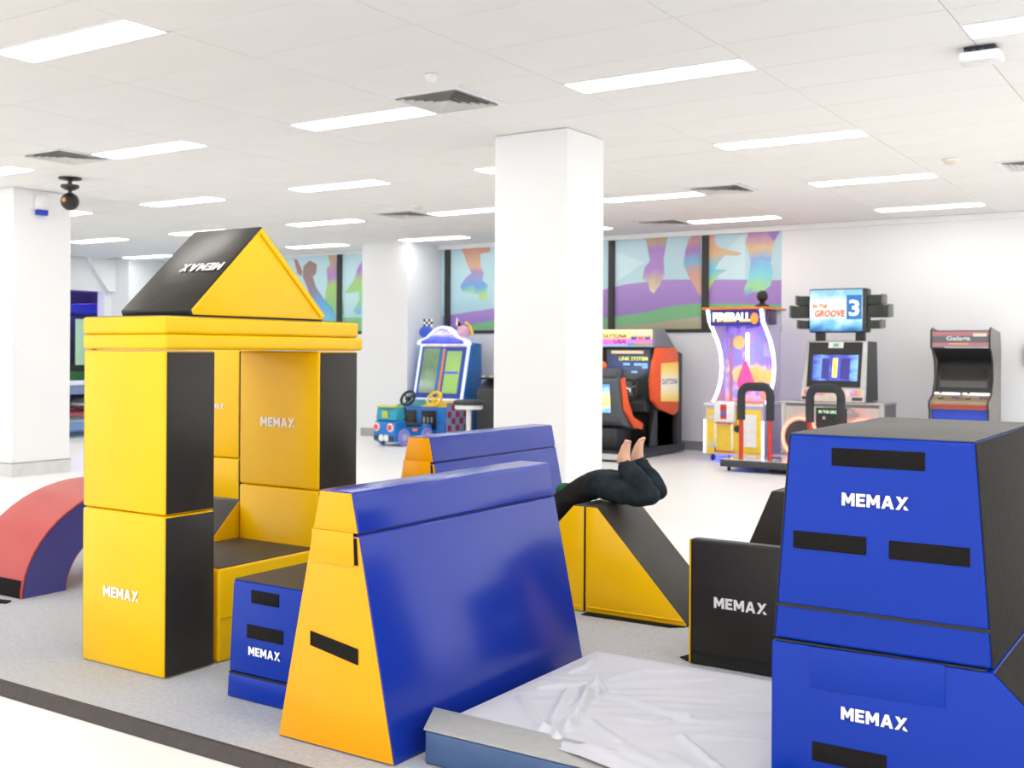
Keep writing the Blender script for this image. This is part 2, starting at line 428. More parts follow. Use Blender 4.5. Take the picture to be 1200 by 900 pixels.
decal(w1, [(960, 90), (1125, 80), (1122, 122), (1070, 132), (1070, 200), (1090, 240), (1080, 280), (1112, 310), (1105, 350), (1110, 390), (1060, 390), (1060, 360), (970, 345), (955, 315), (985, 270), (1020, 240), (995, 190), (980, 140)],
      material=film('print_dancer_d', [(0, (190, 220, 130)), (.14, (170, 220, 160)), (.28, (110, 170, 224)), (.5, (180, 150, 190)), (.6, (216, 176, 150)), (1, (214, 160, 136))]), lvl=3, **c2)
decal(w2, [(75, 200), (110, 170), (150, 190), (146, 240), (128, 262), (145, 320), (190, 385), (240, 440), (260, 505), (180, 505), (130, 420), (100, 330), (70, 260)],
      material=film('print_dancer_e', [(0, (110, 190, 226)), (.3, (100, 170, 220)), (.5, (150, 130, 150)), (1, (160, 124, 110))]), lvl=3, **c2)
decal(w2, [(214, 128), (256, 124), (262, 200), (285, 280), (302, 470), (270, 500), (232, 490), (195, 395), (210, 280), (205, 220), (226, 190)],
      material=film('print_dancer_f', [(0, (110, 180, 210)), (.25, (140, 196, 120)), (.5, (170, 200, 120)), (.65, (176, 130, 200)), (1, (200, 170, 130))]), lvl=3, **c2)
decal(w2, [(420, 150), (380, 210), (360, 280), (306, 352), (360, 350), (386, 342), (390, 385), (356, 455), (380, 475), (420, 465)],
      material=film('print_dancer_g', [(0, (110, 180, 230)), (.3, (150, 206, 130)), (.6, (170, 200, 130)), (.75, (180, 130, 200)), (1, (180, 130, 200))]), lvl=3, **c2)
decal(w2, [(-900, 500), (430, 490), (430, 700), (-900, 700)], material=GREENF, lvl=1, name='printed_band', **c2)
decal(w2, [(20, 160), (40, 165), (70, 230), (62, 260), (40, 240)], material=film('print_arm', [(0, (170, 120, 100)), (1, (180, 130, 110))]), lvl=2, **c2)

# ------------------------------------------------------------------ ceiling fittings
def copy_tree(o, parent=None):
    c = o.copy(); COL.objects.link(c); c.parent = parent
    for ch in list(o.children): copy_tree(ch, c)
    ORG[c.name] = ORG[o.name]
    return c
proto = None
for (x0, y0, x1, y1) in light_cells:
    if y0 < 2.5: 
        pass
    cx, cy = (x0 + x1) / 2, (y0 + y1) / 2
    if proto is None:
        proto = thing('ceiling_light', 'long white recessed light panel in the tile ceiling', 'light', (cx, cy, H), 'recessed ceiling lights', local=True)
        box('diffuser', (-.585, -.128, -.010), (.585, .128, -.002), LAMPM, proto, bevel=.003)
        boxes('frame', [((-.597, -.147, -.008), (.597, -.130, .004)), ((-.597, .130, -.008), (.597, .147, .004)),
                        ((-.597, -.130, -.008), (-.587, .130, .004)), ((.587, -.130, -.008), (.597, .130, .004))], WHITEPL, proto)
    else:
        o = copy_tree(proto); o.location = (cx, cy, H)
LIGHT_LABELS = {(-5.43, 6.24): 'recessed light panel touching the square louvred vent before the column', (-7.83, 6.24): 'recessed light panel touching the vent near the broad column',
    (-3.03, 13.44): 'last recessed light panel before the wall above the upright cabinet', (-5.43, 13.44): 'last recessed light panel before the printed window above the FIREBALL machine',
    (-10.23, 13.44): 'last recessed light panel before the pilaster by the kids racing cabinet', (-.63, 6.24): 'recessed light panel beside the white boxy ceiling unit'}
for o in list(COL.objects):
    if o.name.startswith('ceiling_light'):
        for (lx, ly), lb in LIGHT_LABELS.items():
            if abs(o.location.x - lx) < .3 and abs(o.location.y - ly) < .3: o['label'] = lb
vlabels = ['square louvred air vent beside a light panel in front of the square column', 'small louvred air vent above the printed window right of the column',
           'louvred air vent near the broad white column', 'louvred air vent over the floor before the kids racing cabinet', 'louvred air vent close to the printed window', 'louvred air vent above the upright cabinet']
LOUV = mat('louvre_white', (214, 212, 208), .5); VOID = mat('duct_void', (96, 94, 92), .9)
for (vx, vy), lb in zip(vents, vlabels):
    t = thing('air_vent', lb, 'vent', (vx, vy, H), 'ceiling air vents', local=True)
    boxes('frame', [((-.295, -.295, -.010), (.295, -.255, .004)), ((-.295, .255, -.010), (.295, .295, .004)), ((-.295, -.255, -.010), (-.255, .255, .004)), ((.255, -.255, -.010), (.295, .255, .004))], WHITEPL, t)
    box('duct', (-.255, -.255, .000), (.255, .255, .004), VOID, t)
    for k in range(5):
        r1 = .25 - k * .045; r0 = r1 - .022
        vs = []; fs = []
        for s, z in ((r1, -.020), (r0, -.001)):
            vs += [V(-s, -s, z), V(s, -s, z), V(s, s, z), V(-s, s, z)]
        for q in range(4): fs.append((q, (q + 1) % 4, 4 + (q + 1) % 4, 4 + q))
        vs2 = [v + V(0, 0, .003) for v in vs]; n = len(vs)
        fs += [tuple(i + n for i in f)[::-1] for f in fs]
        obj('louvre', vs + vs2, fs, LOUV, t, recalc=False)
    box('louvre_core', (-.03, -.03, -.018), (.03, .03, -.002), LOUV, t)
# camera dome hanging near the broad column
p = onz(82, 208, H)
t = thing('dome_camera', 'black ball security camera hanging from the ceiling by the broad column', 'camera', (p.x, p.y, H), local=True)
lathe('ceiling_plate', [(.11, -.005), (.11, -.02), (.05, -.03)], (0, 0, 0), BLKPL, t)
lathe('mount', [(.02, -.03), (.02, -.07), (.085, -.075), (.09, -.10), (.05, -.125), (.02, -.13)], (0, 0, 0), DKGREY, t)
tube('stem', [(0, 0, -.125), (0, 0, -.17)], .02, DKGREY, t)
ball('ball_housing', (0, 0, -.24), .09, .09, .09, BLKPL, t)
lathe('lens', [(.022, 0), (.022, -.012), (.0, -.012)], (.035, -.082, -.235), mat('amber_lens', (200, 130, 40), .2), t, 12, 'Y')
# small round fittings
for (px, py, nm, lb, cat, r) in [(505, 91, 'sprinkler', 'small round white sprinkler in the ceiling before the square vent', 'sprinkler', .035),
                          (489, 243, 'smoke_detector', 'small round cream smoke detector above the printed window', 'detector', .06),
                          (1114, 189, 'smoke_detector', 'small round cream smoke detector above the upright cabinet', 'detector', .06)]:
    p = onz(px, py, H - .02); cr = mat('cream_plastic', (222, 212, 190), .5) if cat == 'detector' else WHITEPL
    t = thing(nm, lb, cat, (p.x, p.y, H), local=True)
    lathe('base', [(r * 1.2, -.005), (r * 1.2, -.018), (r, -.02)], (0, 0, 0), WHITEPL, t)
    lathe('head', [(r, -.02), (r * .8, -.04), (r * .3, -.05)], (0, 0, 0), cr, t)
# white wireless box
p = onz(1150, 66, H - .05)
t = thing('wireless_unit', 'white boxy unit with blue cables mounted under the ceiling', 'device', (p.x, p.y, H), local=True)
box('mount', (-.08, -.06, -.03), (.08, .06, -.004), BLKPL, t)
box('housing', (-.11, -.085, -.085), (.11, .085, -.032), WHITEPL, t, bevel=.018, seg=3)
for k in range(3): tube('cable', [(-.07 + .04 * k, -.075, -.03), (-.05 + .045 * k, -.03, -.015), (-.02 + .03 * k, .02, -.02)], .007, mat('blue_cable', (70, 92, 140), .5), t, 6)
# strobe and switch on the broad column
p = onx(47, 243, D2[2])
t = thing('alarm_strobe', 'white alarm strobe with a blue lens on the broad column', 'alarm', (D2[2], p.y, p.z), local=True)
prism('housing', [(-.07, -.03), (.07, -.03), (.075, .1), (.05, .13), (-.05, .13), (-.075, .1)], 'X', .001, .05, WHITEPL, t, bevel=.008)
prism('blue_lens', [(-.066, -.032), (-.06, -.09), (.06, -.09), (.066, -.032)], 'X', .001, .06, mat('blue_lens', (16, 48, 190), .2), t, bevel=.008)
p = onx(21, 405, D2[2])
t = thing('light_switch', 'white light switch plate on the broad column', 'switch', (D2[2], p.y, p.z), local=True)
box('plate', (.001, -.035, -.058), (.01, .035, .058), WHITEPL, t, bevel=.003)
box('rocker', (.0102, -.012, -.02), (.014, .012, .02), WHITEPL, t, bevel=.001)
# ================================================================== FOAM PLAY AREA
cx0, cx1, cy0, cy1 = -8.2, 2.2, 2.58, 6.3
t = thing('play_mat', 'grey carpet play mat with a dark edge strip under the foam shapes', 'mat', (-3, 4, 0))
box('carpet', (cx0, cy0 + .02, .001), (cx1, cy1, MT), CARPET, t)
prism('edge_strip', [(cy0 - .035, .001), (cy0 + .019, .001), (cy0 + .019, MT + .001), (cy0 + .0, MT + .001)], 'X', cx0, cx1, CARPETEDGE, t)

def foam_box(name, label, group, x0, x1, y0, y1, z0, z1, body, side=None, top=None, logo=None, bev=.012, logo_y=None):
    """upholstered block; `side` panels on the +-X faces, `top` panel on top"""
    t = thing(name, label, 'foam block', ((x0 + x1) / 2, (y0 + y1) / 2, z0), group)
    box('body', (x0, y0, z0), (x1, y1, z1), body, t, bevel=bev, seg=3)
    e = .006
    if side:
        for X, s in ((x1, 1), (x0, -1)):
            q = [V(X, y0 + e, z0 + e), V(X, y1 - e, z0 + e), V(X, y1 - e, z1 - e), V(X, y0 + e, z1 - e)]
            slab('side_panel', q, .004, side, t, off=-.001, flip=(s < 0), bevel=.0015)
    if top:
        q = [V(x0 + e, y0 + e, z1), V(x1 - e, y0 + e, z1), V(x1 - e, y1 - e, z1), V(x0 + e, y1 - e, z1)]
        slab('top_panel', q, .004, top, t, off=-.001, bevel=.0015)
    if logo: memax(t, (logo[0], y0, logo[1]), X_, Z_, logo[2])
    return t
TX0, TX1 = -4.118, -3.592
YA0, YA1, YB0, YB1 = 2.957, 3.218, 3.842, 4.108
pA = ony(122, 699, YA0); pB = ony(163, 703, YA0)
foam_box('foam_block', 'yellow foam block with white lettering, lower block of the front tower leg', 'tower blocks', TX0, TX1, YA0, YA1, MT + .001, .690, YELLOW, BLACK, logo=(pA.x, .33, pB.x - pA.x))
foam_box('foam_block', 'plain yellow foam block with black sides, upper block of the front tower leg', 'tower blocks', TX0, TX1, YA0 + .001, YA1 - .003, .693, 1.357, YELLOW, BLACK)
pA = ony(306, 499, YB0); pB = ony(346, 500, YB0)
foam_box('foam_block', 'yellow foam block with white lettering, upper block of the rear tower leg', 'tower blocks', TX0, TX1 + .003, YB0, YB1, .706, 1.357, YELLOW, BLACK, logo=(pA.x, pA.z, pB.x - pA.x))
foam_box('foam_block', 'yellow foam block behind the bench, lower block of the rear tower leg', 'tower blocks', TX0, TX1, YB0, YB1 + .045, MT + .001, .703, YELLOW, BLACK)
# roof slab
t = thing('foam_slab', 'long yellow foam slab lying across the two tower legs', 'foam slab', ((TX0 + TX1) / 2, 3.55, 1.36))
box('body', (TX0 - .004, YA0 - .003, 1.360), (TX1 + .003, 4.152, 1.424), YELLOW, t, bevel=.014, seg=3)
box('upper_layer', (TX0 - .004, YA0 - .003, 1.4245), (TX1 + .003, 4.118, 1.496), YELLOW, t, bevel=.012, seg=3)
box('top_panel', (TX0 + .004, YA0 + .006, 1.4965), (TX1 - .006, 4.11, 1.4985), MIDGREY, t)
# roof prism: triangle in Y-Z, along X
PXa, PXb = -4.03, -3.59
tri = [(3.085, 1.4995), (3.868, 1.4995), (3.886, 1.525), (3.474, 1.905), (3.074, 1.525)]
t = thing('foam_roof', 'triangular foam roof with yellow ends and black slopes on the tower slab', 'foam roof', ((PXa + PXb) / 2, 3.474, 1.4995))
prism('body', tri, 'X', PXa, PXb, BLACK, t, bevel=.008, seg=2)
inn = [(3.092, 1.505), (3.862, 1.505), (3.876, 1.525), (3.474, 1.896), (3.084, 1.525)]
for X, s in ((PXb, 1), (PXa, -1)):
    slab('end_panel', [V(X, a, b) for a, b in inn], .004, YELLOW, t, off=-.001, flip=(s < 0), bevel=.0015)
tube('piping', [V(PXb + .006, 3.845, 1.52), V(PXb + .006, 3.462, 1.872)], .006, YELLOW, t, 6)
us = V(0, 3.474 - 3.074, 1.905 - 1.525).normalized()      # up the slope that faces the front
o_ = V(PXa, 3.074, 1.525)
# upside-down lettering on the slope: read right-to-left, up vector pointing down the slope
L1 = onz(247, 317, 1.70); 
memax(t, o_ + V(.415, 0, 0) + us * .30, -X_, -us, .255)
# bench
t = foam_box('foam_bench', 'low yellow foam bench with a black top between the tower legs', None, TX0, TX1 + .004, YA1 + .022, YB0 - .003, MT + .001, .437, YELLOW, None, BLACK2)
t['category'] = 'foam bench'
box('seam', (TX1 + .0035, YA1 + .03, .224), (TX1 + .007, YB0 - .01, .229), mat('yellow_seam', (206, 166, 10), .6), t)
# third leg behind, and a curved rest
yC = 4.72
foam_box('foam_block', 'tall yellow foam block standing on edge far behind the bench', 'tower blocks', -5.355, -5.068, yC, yC + .26, .703, 1.36, YELLOW, BLACK, logo=(-5.345, 1.0, .15))
foam_box('foam_block', 'yellow foam block under the block far behind the bench', 'tower blocks', -5.355, -5.068, yC, yC + .26, MT + .001, .70, YELLOW, BLACK)
WX0, WX1 = -4.37, -4.124
pl = [(3.262, MT + .001), (3.905, MT + .001), (3.905, .615), (3.845, .615), (3.262, .048)]
t = thing('foam_wedge', 'yellow foam wedge with a black slope tucked behind the yellow bench', 'foam wedge', ((WX0 + WX1) / 2, 3.6, MT))
prism('body', pl, 'X', WX0, WX1, BLACK2, t, bevel=.008)
for X, fl in ((WX1, False), (WX0, True)):
    slab('side_panel', [V(X, a, b) for a, b in pl], .004, YELLOW, t, off=-.001, flip=fl, inset=.005, bevel=.001)

# blue tapered box
t = thing('foam_vault_box', 'small royal blue tapered foam box with black top between tower and incline', 'foam box', (-2.99, 3.25, MT))
bx = [(-3.225, .041), (-2.775, .041), (-2.80, .136), (-3.219, .136)]
prism('lower_section', [(-3.224, .041), (-2.77, .041), (-2.777, .133), (-3.217, .133)], 'Y', 2.952, 3.66, ROYAL, t, bevel=.008)
prism('upper_section', [(-3.217, .139), (-2.777, .139), (-2.80, .488), (-3.196, .488)], 'Y', 2.954, 3.655, ROYAL, t, bevel=.01, seg=3)
prism('seam', [(-3.214, .133), (-2.78, .133), (-2.78, .139), (-3.214, .139)], 'Y', 2.953, 3.65, SEAM, t)
box('top_panel', (-3.19, 2.960, .4885), (-2.806, 3.648, .493), BLACK2, t)
def strip(t, pa, pb, h, Y):
    """hook-and-loop strip between two pixels of its upper edge on the plane Y"""
    a = ony(*pa, Y); b = ony(*pb, Y); z = (a.z + b.z) / 2
    return box('velcro_strip', (a.x, Y - .004, z - h), (b.x, Y + .001, z), VELCRO, t, bevel=.0012, seg=1)
strip(t, (295, 691), (327, 697), .048, 2.954)
strip(t, (290, 732), (332, 739), .05, 2.954)
pA = ony(292, 767, 2.954); pB = ony(329, 772, 2.954)
memax(t, (pA.x, 2.954, pA.z + .0), X_, Z_, pB.x - pA.x)

# the two amber/blue inclines
def incline(label, xc, y0, y1, rotz, tops=True, near=False):
    t = thing('foam_incline', label, 'foam incline', (xc, y0, MT), 'amber and blue inclines', local=True, rotz=rotz)
    L = y1 - y0; b, tp, h, hs = .255, .072, .857, .722
    w = lambda z: b + (tp - b) * z / h
    lo = [(-w(0), .001), (w(0), .001), (w(hs - .004), hs - .004), (-w(hs - .004), hs - .004)]
    up = [(-w(hs), hs), (w(hs), hs), (tp, h), (-tp, h)]
    for nm, pl in (('lower_section', lo), ('upper_section', up)):
        s = prism(nm, pl, 'Y', 0, L, BLUE, t, bevel=.008, seg=3)
        for yy, fl in ((0, False), (L, True)):
            q = [V(x, yy, z) for x, z in pl]
            slab('end_panel', q, .002 if fl else .004, ORANGE, s, off=-.001, flip=fl, inset=.016 if fl else .006, bevel=.0008)
    prism('seam', [(-w(hs) + .008, hs - .006), (w(hs) - .008, hs - .006), (w(hs) - .008, hs + .004), (-w(hs) + .008, hs + .004)], 'Y', .006, L - .006, SEAM, t)
    # joining flap over the end
    fl = slab('joining_flap', [V(-w(.66) + .012, -.004, hs - .105), V(w(.66) - .028, -.004, hs - .105), V(w(.7) - .024, -.004, hs + .004), V(-w(.7) + .006, -.004, hs + .004)], .004, ORANGE, t, bevel=.0015)
    slab('velcro_edge', [V(w(.66) - .026, -.0045, hs - .10), V(w(.66) - .012, -.0045, hs - .10), V(w(.7) - .010, -.0045, hs - .012), V(w(.7) - .022, -.0045, hs - .012)], .002, VELCRO, t)
    slab('velcro_strip', [V(-.105, -.0045, .335), V(.105, -.0045, .30), V(.105, -.0045, .352), V(-.105, -.0045, .383)], .003, VELCRO, t, bevel=.001)
    return t
t = incline('tall amber and blue foam incline standing beside the white crash mat', -2.492, 2.75, 3.985, 0)
slab('loose_tab', [V(.20, 1.16, .003), V(.34, 1.22, .003), V(.33, 1.25, .003), V(.19, 1.19, .003)], .004, VELCRO, t)
incline('amber and blue foam incline behind the first, in front of the square column', -3.705, 4.745, 6.06, math.radians(1.2))

# white crash mat
MX0, MX1, MY0, MY1, MZ = -2.175, -1.12, 2.823, 3.955, .158
t = thing('crash_mat', 'low crash mat with steel blue sides and a crumpled white sheet on top', 'crash mat', (-1.65, 3.39, MT))
box('body', (MX0, MY0, MT + .001), (MX1, MY1, MZ - .010), mat('steel_blue_vinyl', (62, 88, 130), .4, var=.08, scale=6, bump=.15, bscale=8), t, bevel=.01, seg=3)
slab('rim_strip', [V(MX0, MY0 - .004, MZ - .009), V(MX1, MY0 - .004, MZ - .009), V(MX1, MY0 + .14, MZ + .004), V(MX0 - .075, MY0 + .15, MZ + .006)], .006, mat('grey_webbing', (160, 160, 158), .6, var=.05, scale=30), t, bevel=.002)
RIDGES = [([(375, 190), (340, 250), (300, 340), (265, 390)], .016, .020), ([(250, 230), (215, 300), (180, 360), (205, 440)], .016, .018), ([(40, 250), (90, 330), (140, 400)], .016, .014),
    ([(390, 190), (430, 250), (520, 265), (640, 310), (800, 350)], .014, .016), ([(450, 170), (600, 130), (800, 130)], .018, .010), ([(480, 190), (700, 180), (900, 170)], .015, .010),
    ([(760, 320), (950, 320), (1170, 330)], .014, .012), ([(780, 350), (950, 375), (1170, 385)], .014, .010), ([(770, 430), (840, 490), (930, 570)], .014, .012), ([(350, 360), (400, 400), (480, 450)], .018, .010),
    ([(150, 400), (90, 430)], .016, .014), ([(250, 400), (240, 360), (290, 330)], .014, .016), ([(520, 350), (640, 362), (700, 350)], .014, .009), ([(260, 140), (320, 120), (350, 90)], .014, .010),
    ([(330, 190), (250, 200), (120, 215)], .014, .011), ([(1000, 240), (1170, 235)], .016, .009), ([(900, 430), (1170, 450)], .016, .008), ([(290, 300), (330, 250), (330, 210)], .014, .014)]
RIDGES = [([onz(600 + a / 3.871, 750 + b / 3.871, MZ + .008) for a, b in pl_], w_, h_) for pl_, w_, h_ in RIDGES]
def seg_dist(x, y, a, b):
    dx, dy = b.x - a.x, b.y - a.y; q = max(0, min(1, ((x - a.x) * dx + (y - a.y) * dy) / (dx * dx + dy * dy + 1e-9)))
    return math.hypot(x - a.x - dx * q, y - a.y - dy * q)
def front(u): return .118 - .125 * max(0, min(1, (u - .30) / .45))
def fold(x, y):
    u, v = (x - MX0), (y - MY0); s = 0
    for pl_, w_, h_ in RIDGES:
        d = min(seg_dist(x, y, pl_[k], pl_[k + 1]) for k in range(len(pl_) - 1))
        if d < w_ * 3.5: s += h_ * math.exp(-(d / w_) ** 2)
    s += .003 * math.sin(13 * u + 6 * v) * math.sin(9 * v - 4 * u) + .0016 * math.sin(41 * u + 17 * math.sin(5 * v))
    edge = min(1, max(0, min(u, v - front(u), MX1 - x, MY1 - y) / .05))
    over = .016 * max(0, min(1, (u - .3) / .25)) * max(0, min(1, (.24 - v) / .12))
    return MZ - .006 + over + (.006 + s) * edge
NX, NY = 150, 160
vs = []; fs = []
for j in range(NY + 1):
    for i in range(NX + 1):
        x = MX0 + .006 + (MX1 - MX0 - .012) * i / NX; y0_ = MY0 + front(x - MX0) - .012; y = y0_ + (MY1 - .005 - y0_) * j / NY
        vs.append(V(x, y, fold(x, y)))
for j in range(NY):
    for i in range(NX): a = j * (NX + 1) + i; fs.append((a, a + 1, a + NX + 2, a + NX + 1))
o = obj('white_sheet', vs, fs, mat('white_sheet', (198, 199, 206), .55, var=.03, scale=6), t, smooth=True)

# A-frame of two wedges: near face Y = yW
yw0, yw1 = 4.93, 5.37
xm = -2.778
def wedge(label, s):
    pl = [(xm + s * .003, MT + .001), (xm + s * .565, MT + .001), (xm + s * .565, .052), (xm + s * .066, .579), (xm + s * .003, .579)]
    t = thing('foam_wedge', label, 'foam wedge', (xm + s * .28, (yw0 + yw1) / 2, MT), 'A-frame wedges')
    prism('body', pl, 'Y', yw0, yw1, BLACK2, t, bevel=.008, seg=2)
    for yy, fl in ((yw0, s < 0), (yw1, s > 0)):
        slab('end_panel', [V(x, yy, z) for x, z in pl], .004, YELLOW, t, off=-.001, flip=fl, inset=.005, bevel=.0015)
    tube('piping', [V(xm + s * .545, yw0 - .003, .068), V(xm + s * .02, yw0 - .003, .068)], .005, YELLOW, t, 6)
    return t
wr = wedge('yellow and black foam wedge under the lying child, sloping toward the black lettered wedge', 1)
wedge('yellow and black foam wedge joined back to back, its slope partly behind the blue incline', -1)
slab('base_flap', [V(xm + .02, yw0 - .07, .0415), V(xm + .50, yw0 - .055, .0415), V(xm + .56, yw0 - .004, .0415), V(xm + .02, yw0 - .004, .0415)], .004, VELCRO, wr)

# black lettered wedge
yb = 4.366
t = thing('foam_wedge', 'black foam wedge with white lettering standing upright on the mat', 'foam wedge', (-1.66, yb + .2, MT))
pl = [(yb, MT + .001), (yb + .50, MT + .001), (yb + .06, .572), (yb, .572)]
prism('body', pl, 'X', -1.948, -1.36, BLACK, t, bevel=.012, seg=3)
for X, fl in ((-1.948, True), (-1.36, False)):
    slab('side_panel', [V(X, a, b) for a, b in pl], .004, YELLOW, t, off=-.0005, flip=fl, inset=.004)
tube('piping', [V(-1.947, yb - .001, .05), V(-1.947, yb - .001, .56)], .004, YELLOW, t, 6)
pA = ony(837, 712, yb); pB = ony(899, 718, yb)
memax(t, (pA.x, yb, pA.z), X_, Z_, pB.x - pA.x)
slab('base_flap', [V(-2.02, yb + .06, .0415), V(-1.951, yb + .01, .0415), V(-1.951, yb + .16, .0415), V(-2.0, yb + .14, .0415)], .003, VELCRO, t)
box('hem', (-1.94, yb - .004, .085), (-1.37, yb + .001, .094), SEAM, t)
# black trapezoid behind it
t = thing('foam_incline', 'plain black foam incline standing behind the black lettered wedge', 'foam incline', (-1.6, 5.3, MT))
pl = [(-2.115, MT + .001), (-1.2, MT + .001), (-1.40, .72), (-1.825, .72)]
prism('body', pl, 'Y', 5.0, 6.0, BLACK, t, bevel=.01, seg=3)
prism('seam', [(-2.0, .40), (-1.31, .40), (-1.312, .405), (-1.998, .405)], 'Y', 4.998, 6.002, SEAM, t)

# big royal-blue vault box at the right
ys = 3.0
t = thing('foam_vault_box', 'large royal blue two-tier foam vault box with black top and sides', 'foam box', (-.8, 3.45, MT))
yE = 3.95
def frustum(name, a, b, material, y0a, y0b, y1a, y1b, parent, bevel=.01):
    (x0, x1, z0), (x2, x3, z1) = a, b
    v, f = hexa([V(x0, y0a, z0), V(x1, y0a, z0), V(x1, y1a, z0), V(x0, y1a, z0), V(x2, y0b, z1), V(x3, y0b, z1), V(x3, y1b, z1), V(x2, y1b, z1)])
    return obj(name, v, f, material, parent, bevel, 3), v
us_, uv = frustum('upper_section', (-1.086, -.516, .566), (-1.043, -.560, 1.138), ROYAL, ys, ys, yE, yE, t, .012)
GRAIN = mat('black_grained_vinyl', (44, 42, 40), .8, var=.1, scale=20, bump=.2, bscale=80, spec=.12)
slab('side_panel', [uv[1], uv[2], uv[6], uv[5]], .004, GRAIN, us_, off=-.001, inset=.006, bevel=.0015)
slab('side_panel', [uv[3], uv[0], uv[4], uv[7]], .004, BLACK, us_, off=-.001, inset=.006, bevel=.0015)
slab('top_panel', [uv[4], uv[5], uv[6], uv[7]], .004, mat('grey_top_vinyl', (92, 91, 90), .6, var=.06, scale=6, spec=.3), us_, off=-.001, inset=.006, bevel=.0015)
box('seam', (-1.080, ys - .004, .659), (-.521, ys + .001, .668), SEAM, us_)
ls_, lv = frustum('lower_section', (-1.092, .02, MT + .001), (-1.092, -.514, .561), ROYAL, ys - .002, ys - .002, yE + .03, yE + .03, t, .010)
slab('side_panel', [lv[1], lv[2], lv[6], lv[5]], .004, GRAIN, ls_, off=-.001, inset=.006, bevel=.0015)
box('seam', (-1.08, ys - .001, .561), (-.53, yE, .566), SEAM, t)
a = ony(950, 757, ys); b = ony(1108, 779, ys); c = ony(1108, 829, ys); d = ony(950, 805, ys)
slab('joining_flap', [V(d.x, ys - .002, d.z), V(c.x, ys - .002, c.z), V(b.x, ys - .002, b.z), V(a.x, ys - .002, a.z)], .004, ROYAL, t, bevel=.0015)
for q in (((975, 525), (1084, 530)), ((930, 622), (1015, 629)), ((1042, 634), (1137, 642))):
    strip(t, q[0], q[1], .048, ys)
strip(t, (952, 871), (1039, 883), .052, ys - .002)
for (ax, ay, bx_, by_) in ((987, 592, 1065, 598), (986, 844, 1064, 855)):
    pA = ony(ax, ay, ys - .002); pB = ony(bx_, by_, ys - .002)
    memax(t, (pA.x, ys - .002, (pA.z + pB.z) / 2), X_, Z_, pB.x - pA.x)

# red arch
xa = -5.365; aw = .5
yc0 = 4.20; Ro, Ri = .715, .45
t = thing('foam_arch', 'red and navy foam arch beside the yellow tower', 'foam arch', (xa - aw / 2, yc0, MT))
N = 28; zs = .74
def arc(R, rz, a0, a1, n): return [(yc0 - R * math.cos(a0 + (a1 - a0) * k / n), MT + .001 + rz * math.sin(a0 + (a1 - a0) * k / n)) for k in range(n + 1)]
outer = arc(.715, .545, 0, math.pi, N); inner = arc(.445, .335, 0, math.pi, N)
v, f = [], []
for (y, z), (y2, z2) in zip(outer, inner):
    v += [V(xa - aw, y, z), V(xa, y, z), V(xa - aw, y2, z2), V(xa, y2, z2)]
for i in range(N):
    a, b = 4 * i, 4 * (i + 1)
    f += [(a, b, b + 1, a + 1), (a + 2, a + 3, b + 3, b + 2), (a, a + 2, b + 2, b), (a + 1, b + 1, b + 3, a + 3)]
f += [(0, 1, 3, 2), (4 * N, 4 * N + 2, 4 * N + 3, 4 * N + 1)]
o = obj('body', v, f, RED, t, smooth=True)
for X, s in ((xa, 1), (xa - aw, -1)):
    v, f = [], []
    for (y, z), (y2, z2) in zip(outer, inner):
        m_ = V(0, yc0, MT)
        A = V(X, y + (y2 - y) * .03, z + (z2 - z) * .03); B = V(X, y2 + (y - y2) * .03, z2 + (z - z2) * .03)
        v += [A, B, A + X_ * .004 * s, B + X_ * .004 * s]
    for i in range(N):
        a, b = 4 * i, 4 * (i + 1)
        f += [(a + 2, b + 2, b + 3, a + 3), (a, a + 1, b + 1, b), (a, b, b + 2, a + 2), (a + 1, a + 3, b + 3, b + 1)]
    f += [(0, 2, 3, 1), (4 * N, 4 * N + 1, 4 * N + 3, 4 * N + 2)]
    obj('side_panel', v, f, NAVY, t)
v, f = [], []
for k in range(6):
    y, z = arc(.719, .549, 0, .17, 5)[k]; v += [V(xa - aw + .004, y, z), V(xa - .012, y, z)]
f = [(2 * i, 2 * i + 1, 2 * i + 3, 2 * i + 2) for i in range(5)]
obj('foot_patch', v, f, VELCRO, t)
tube('piping', [V(xa + .002, y, z) for y, z in outer], .006, RED, t, 6)
# loose black strip on the mat
p0 = onz(0, 716, MT); p1 = onz(7, 708, MT)
tag(slab('velcro_strap', [V(p1.x - .45, p1.y - .10, MT + .001), V(p1.x, p1.y - .0, MT + .001), V(p1.x - .03, p1.y + .05, MT + .001), V(p1.x - .48, p1.y - .05, MT + .001)], .006, VELCRO, None, bevel=.001), 'loose black strap lying on the grey mat by the red arch', 'strap')
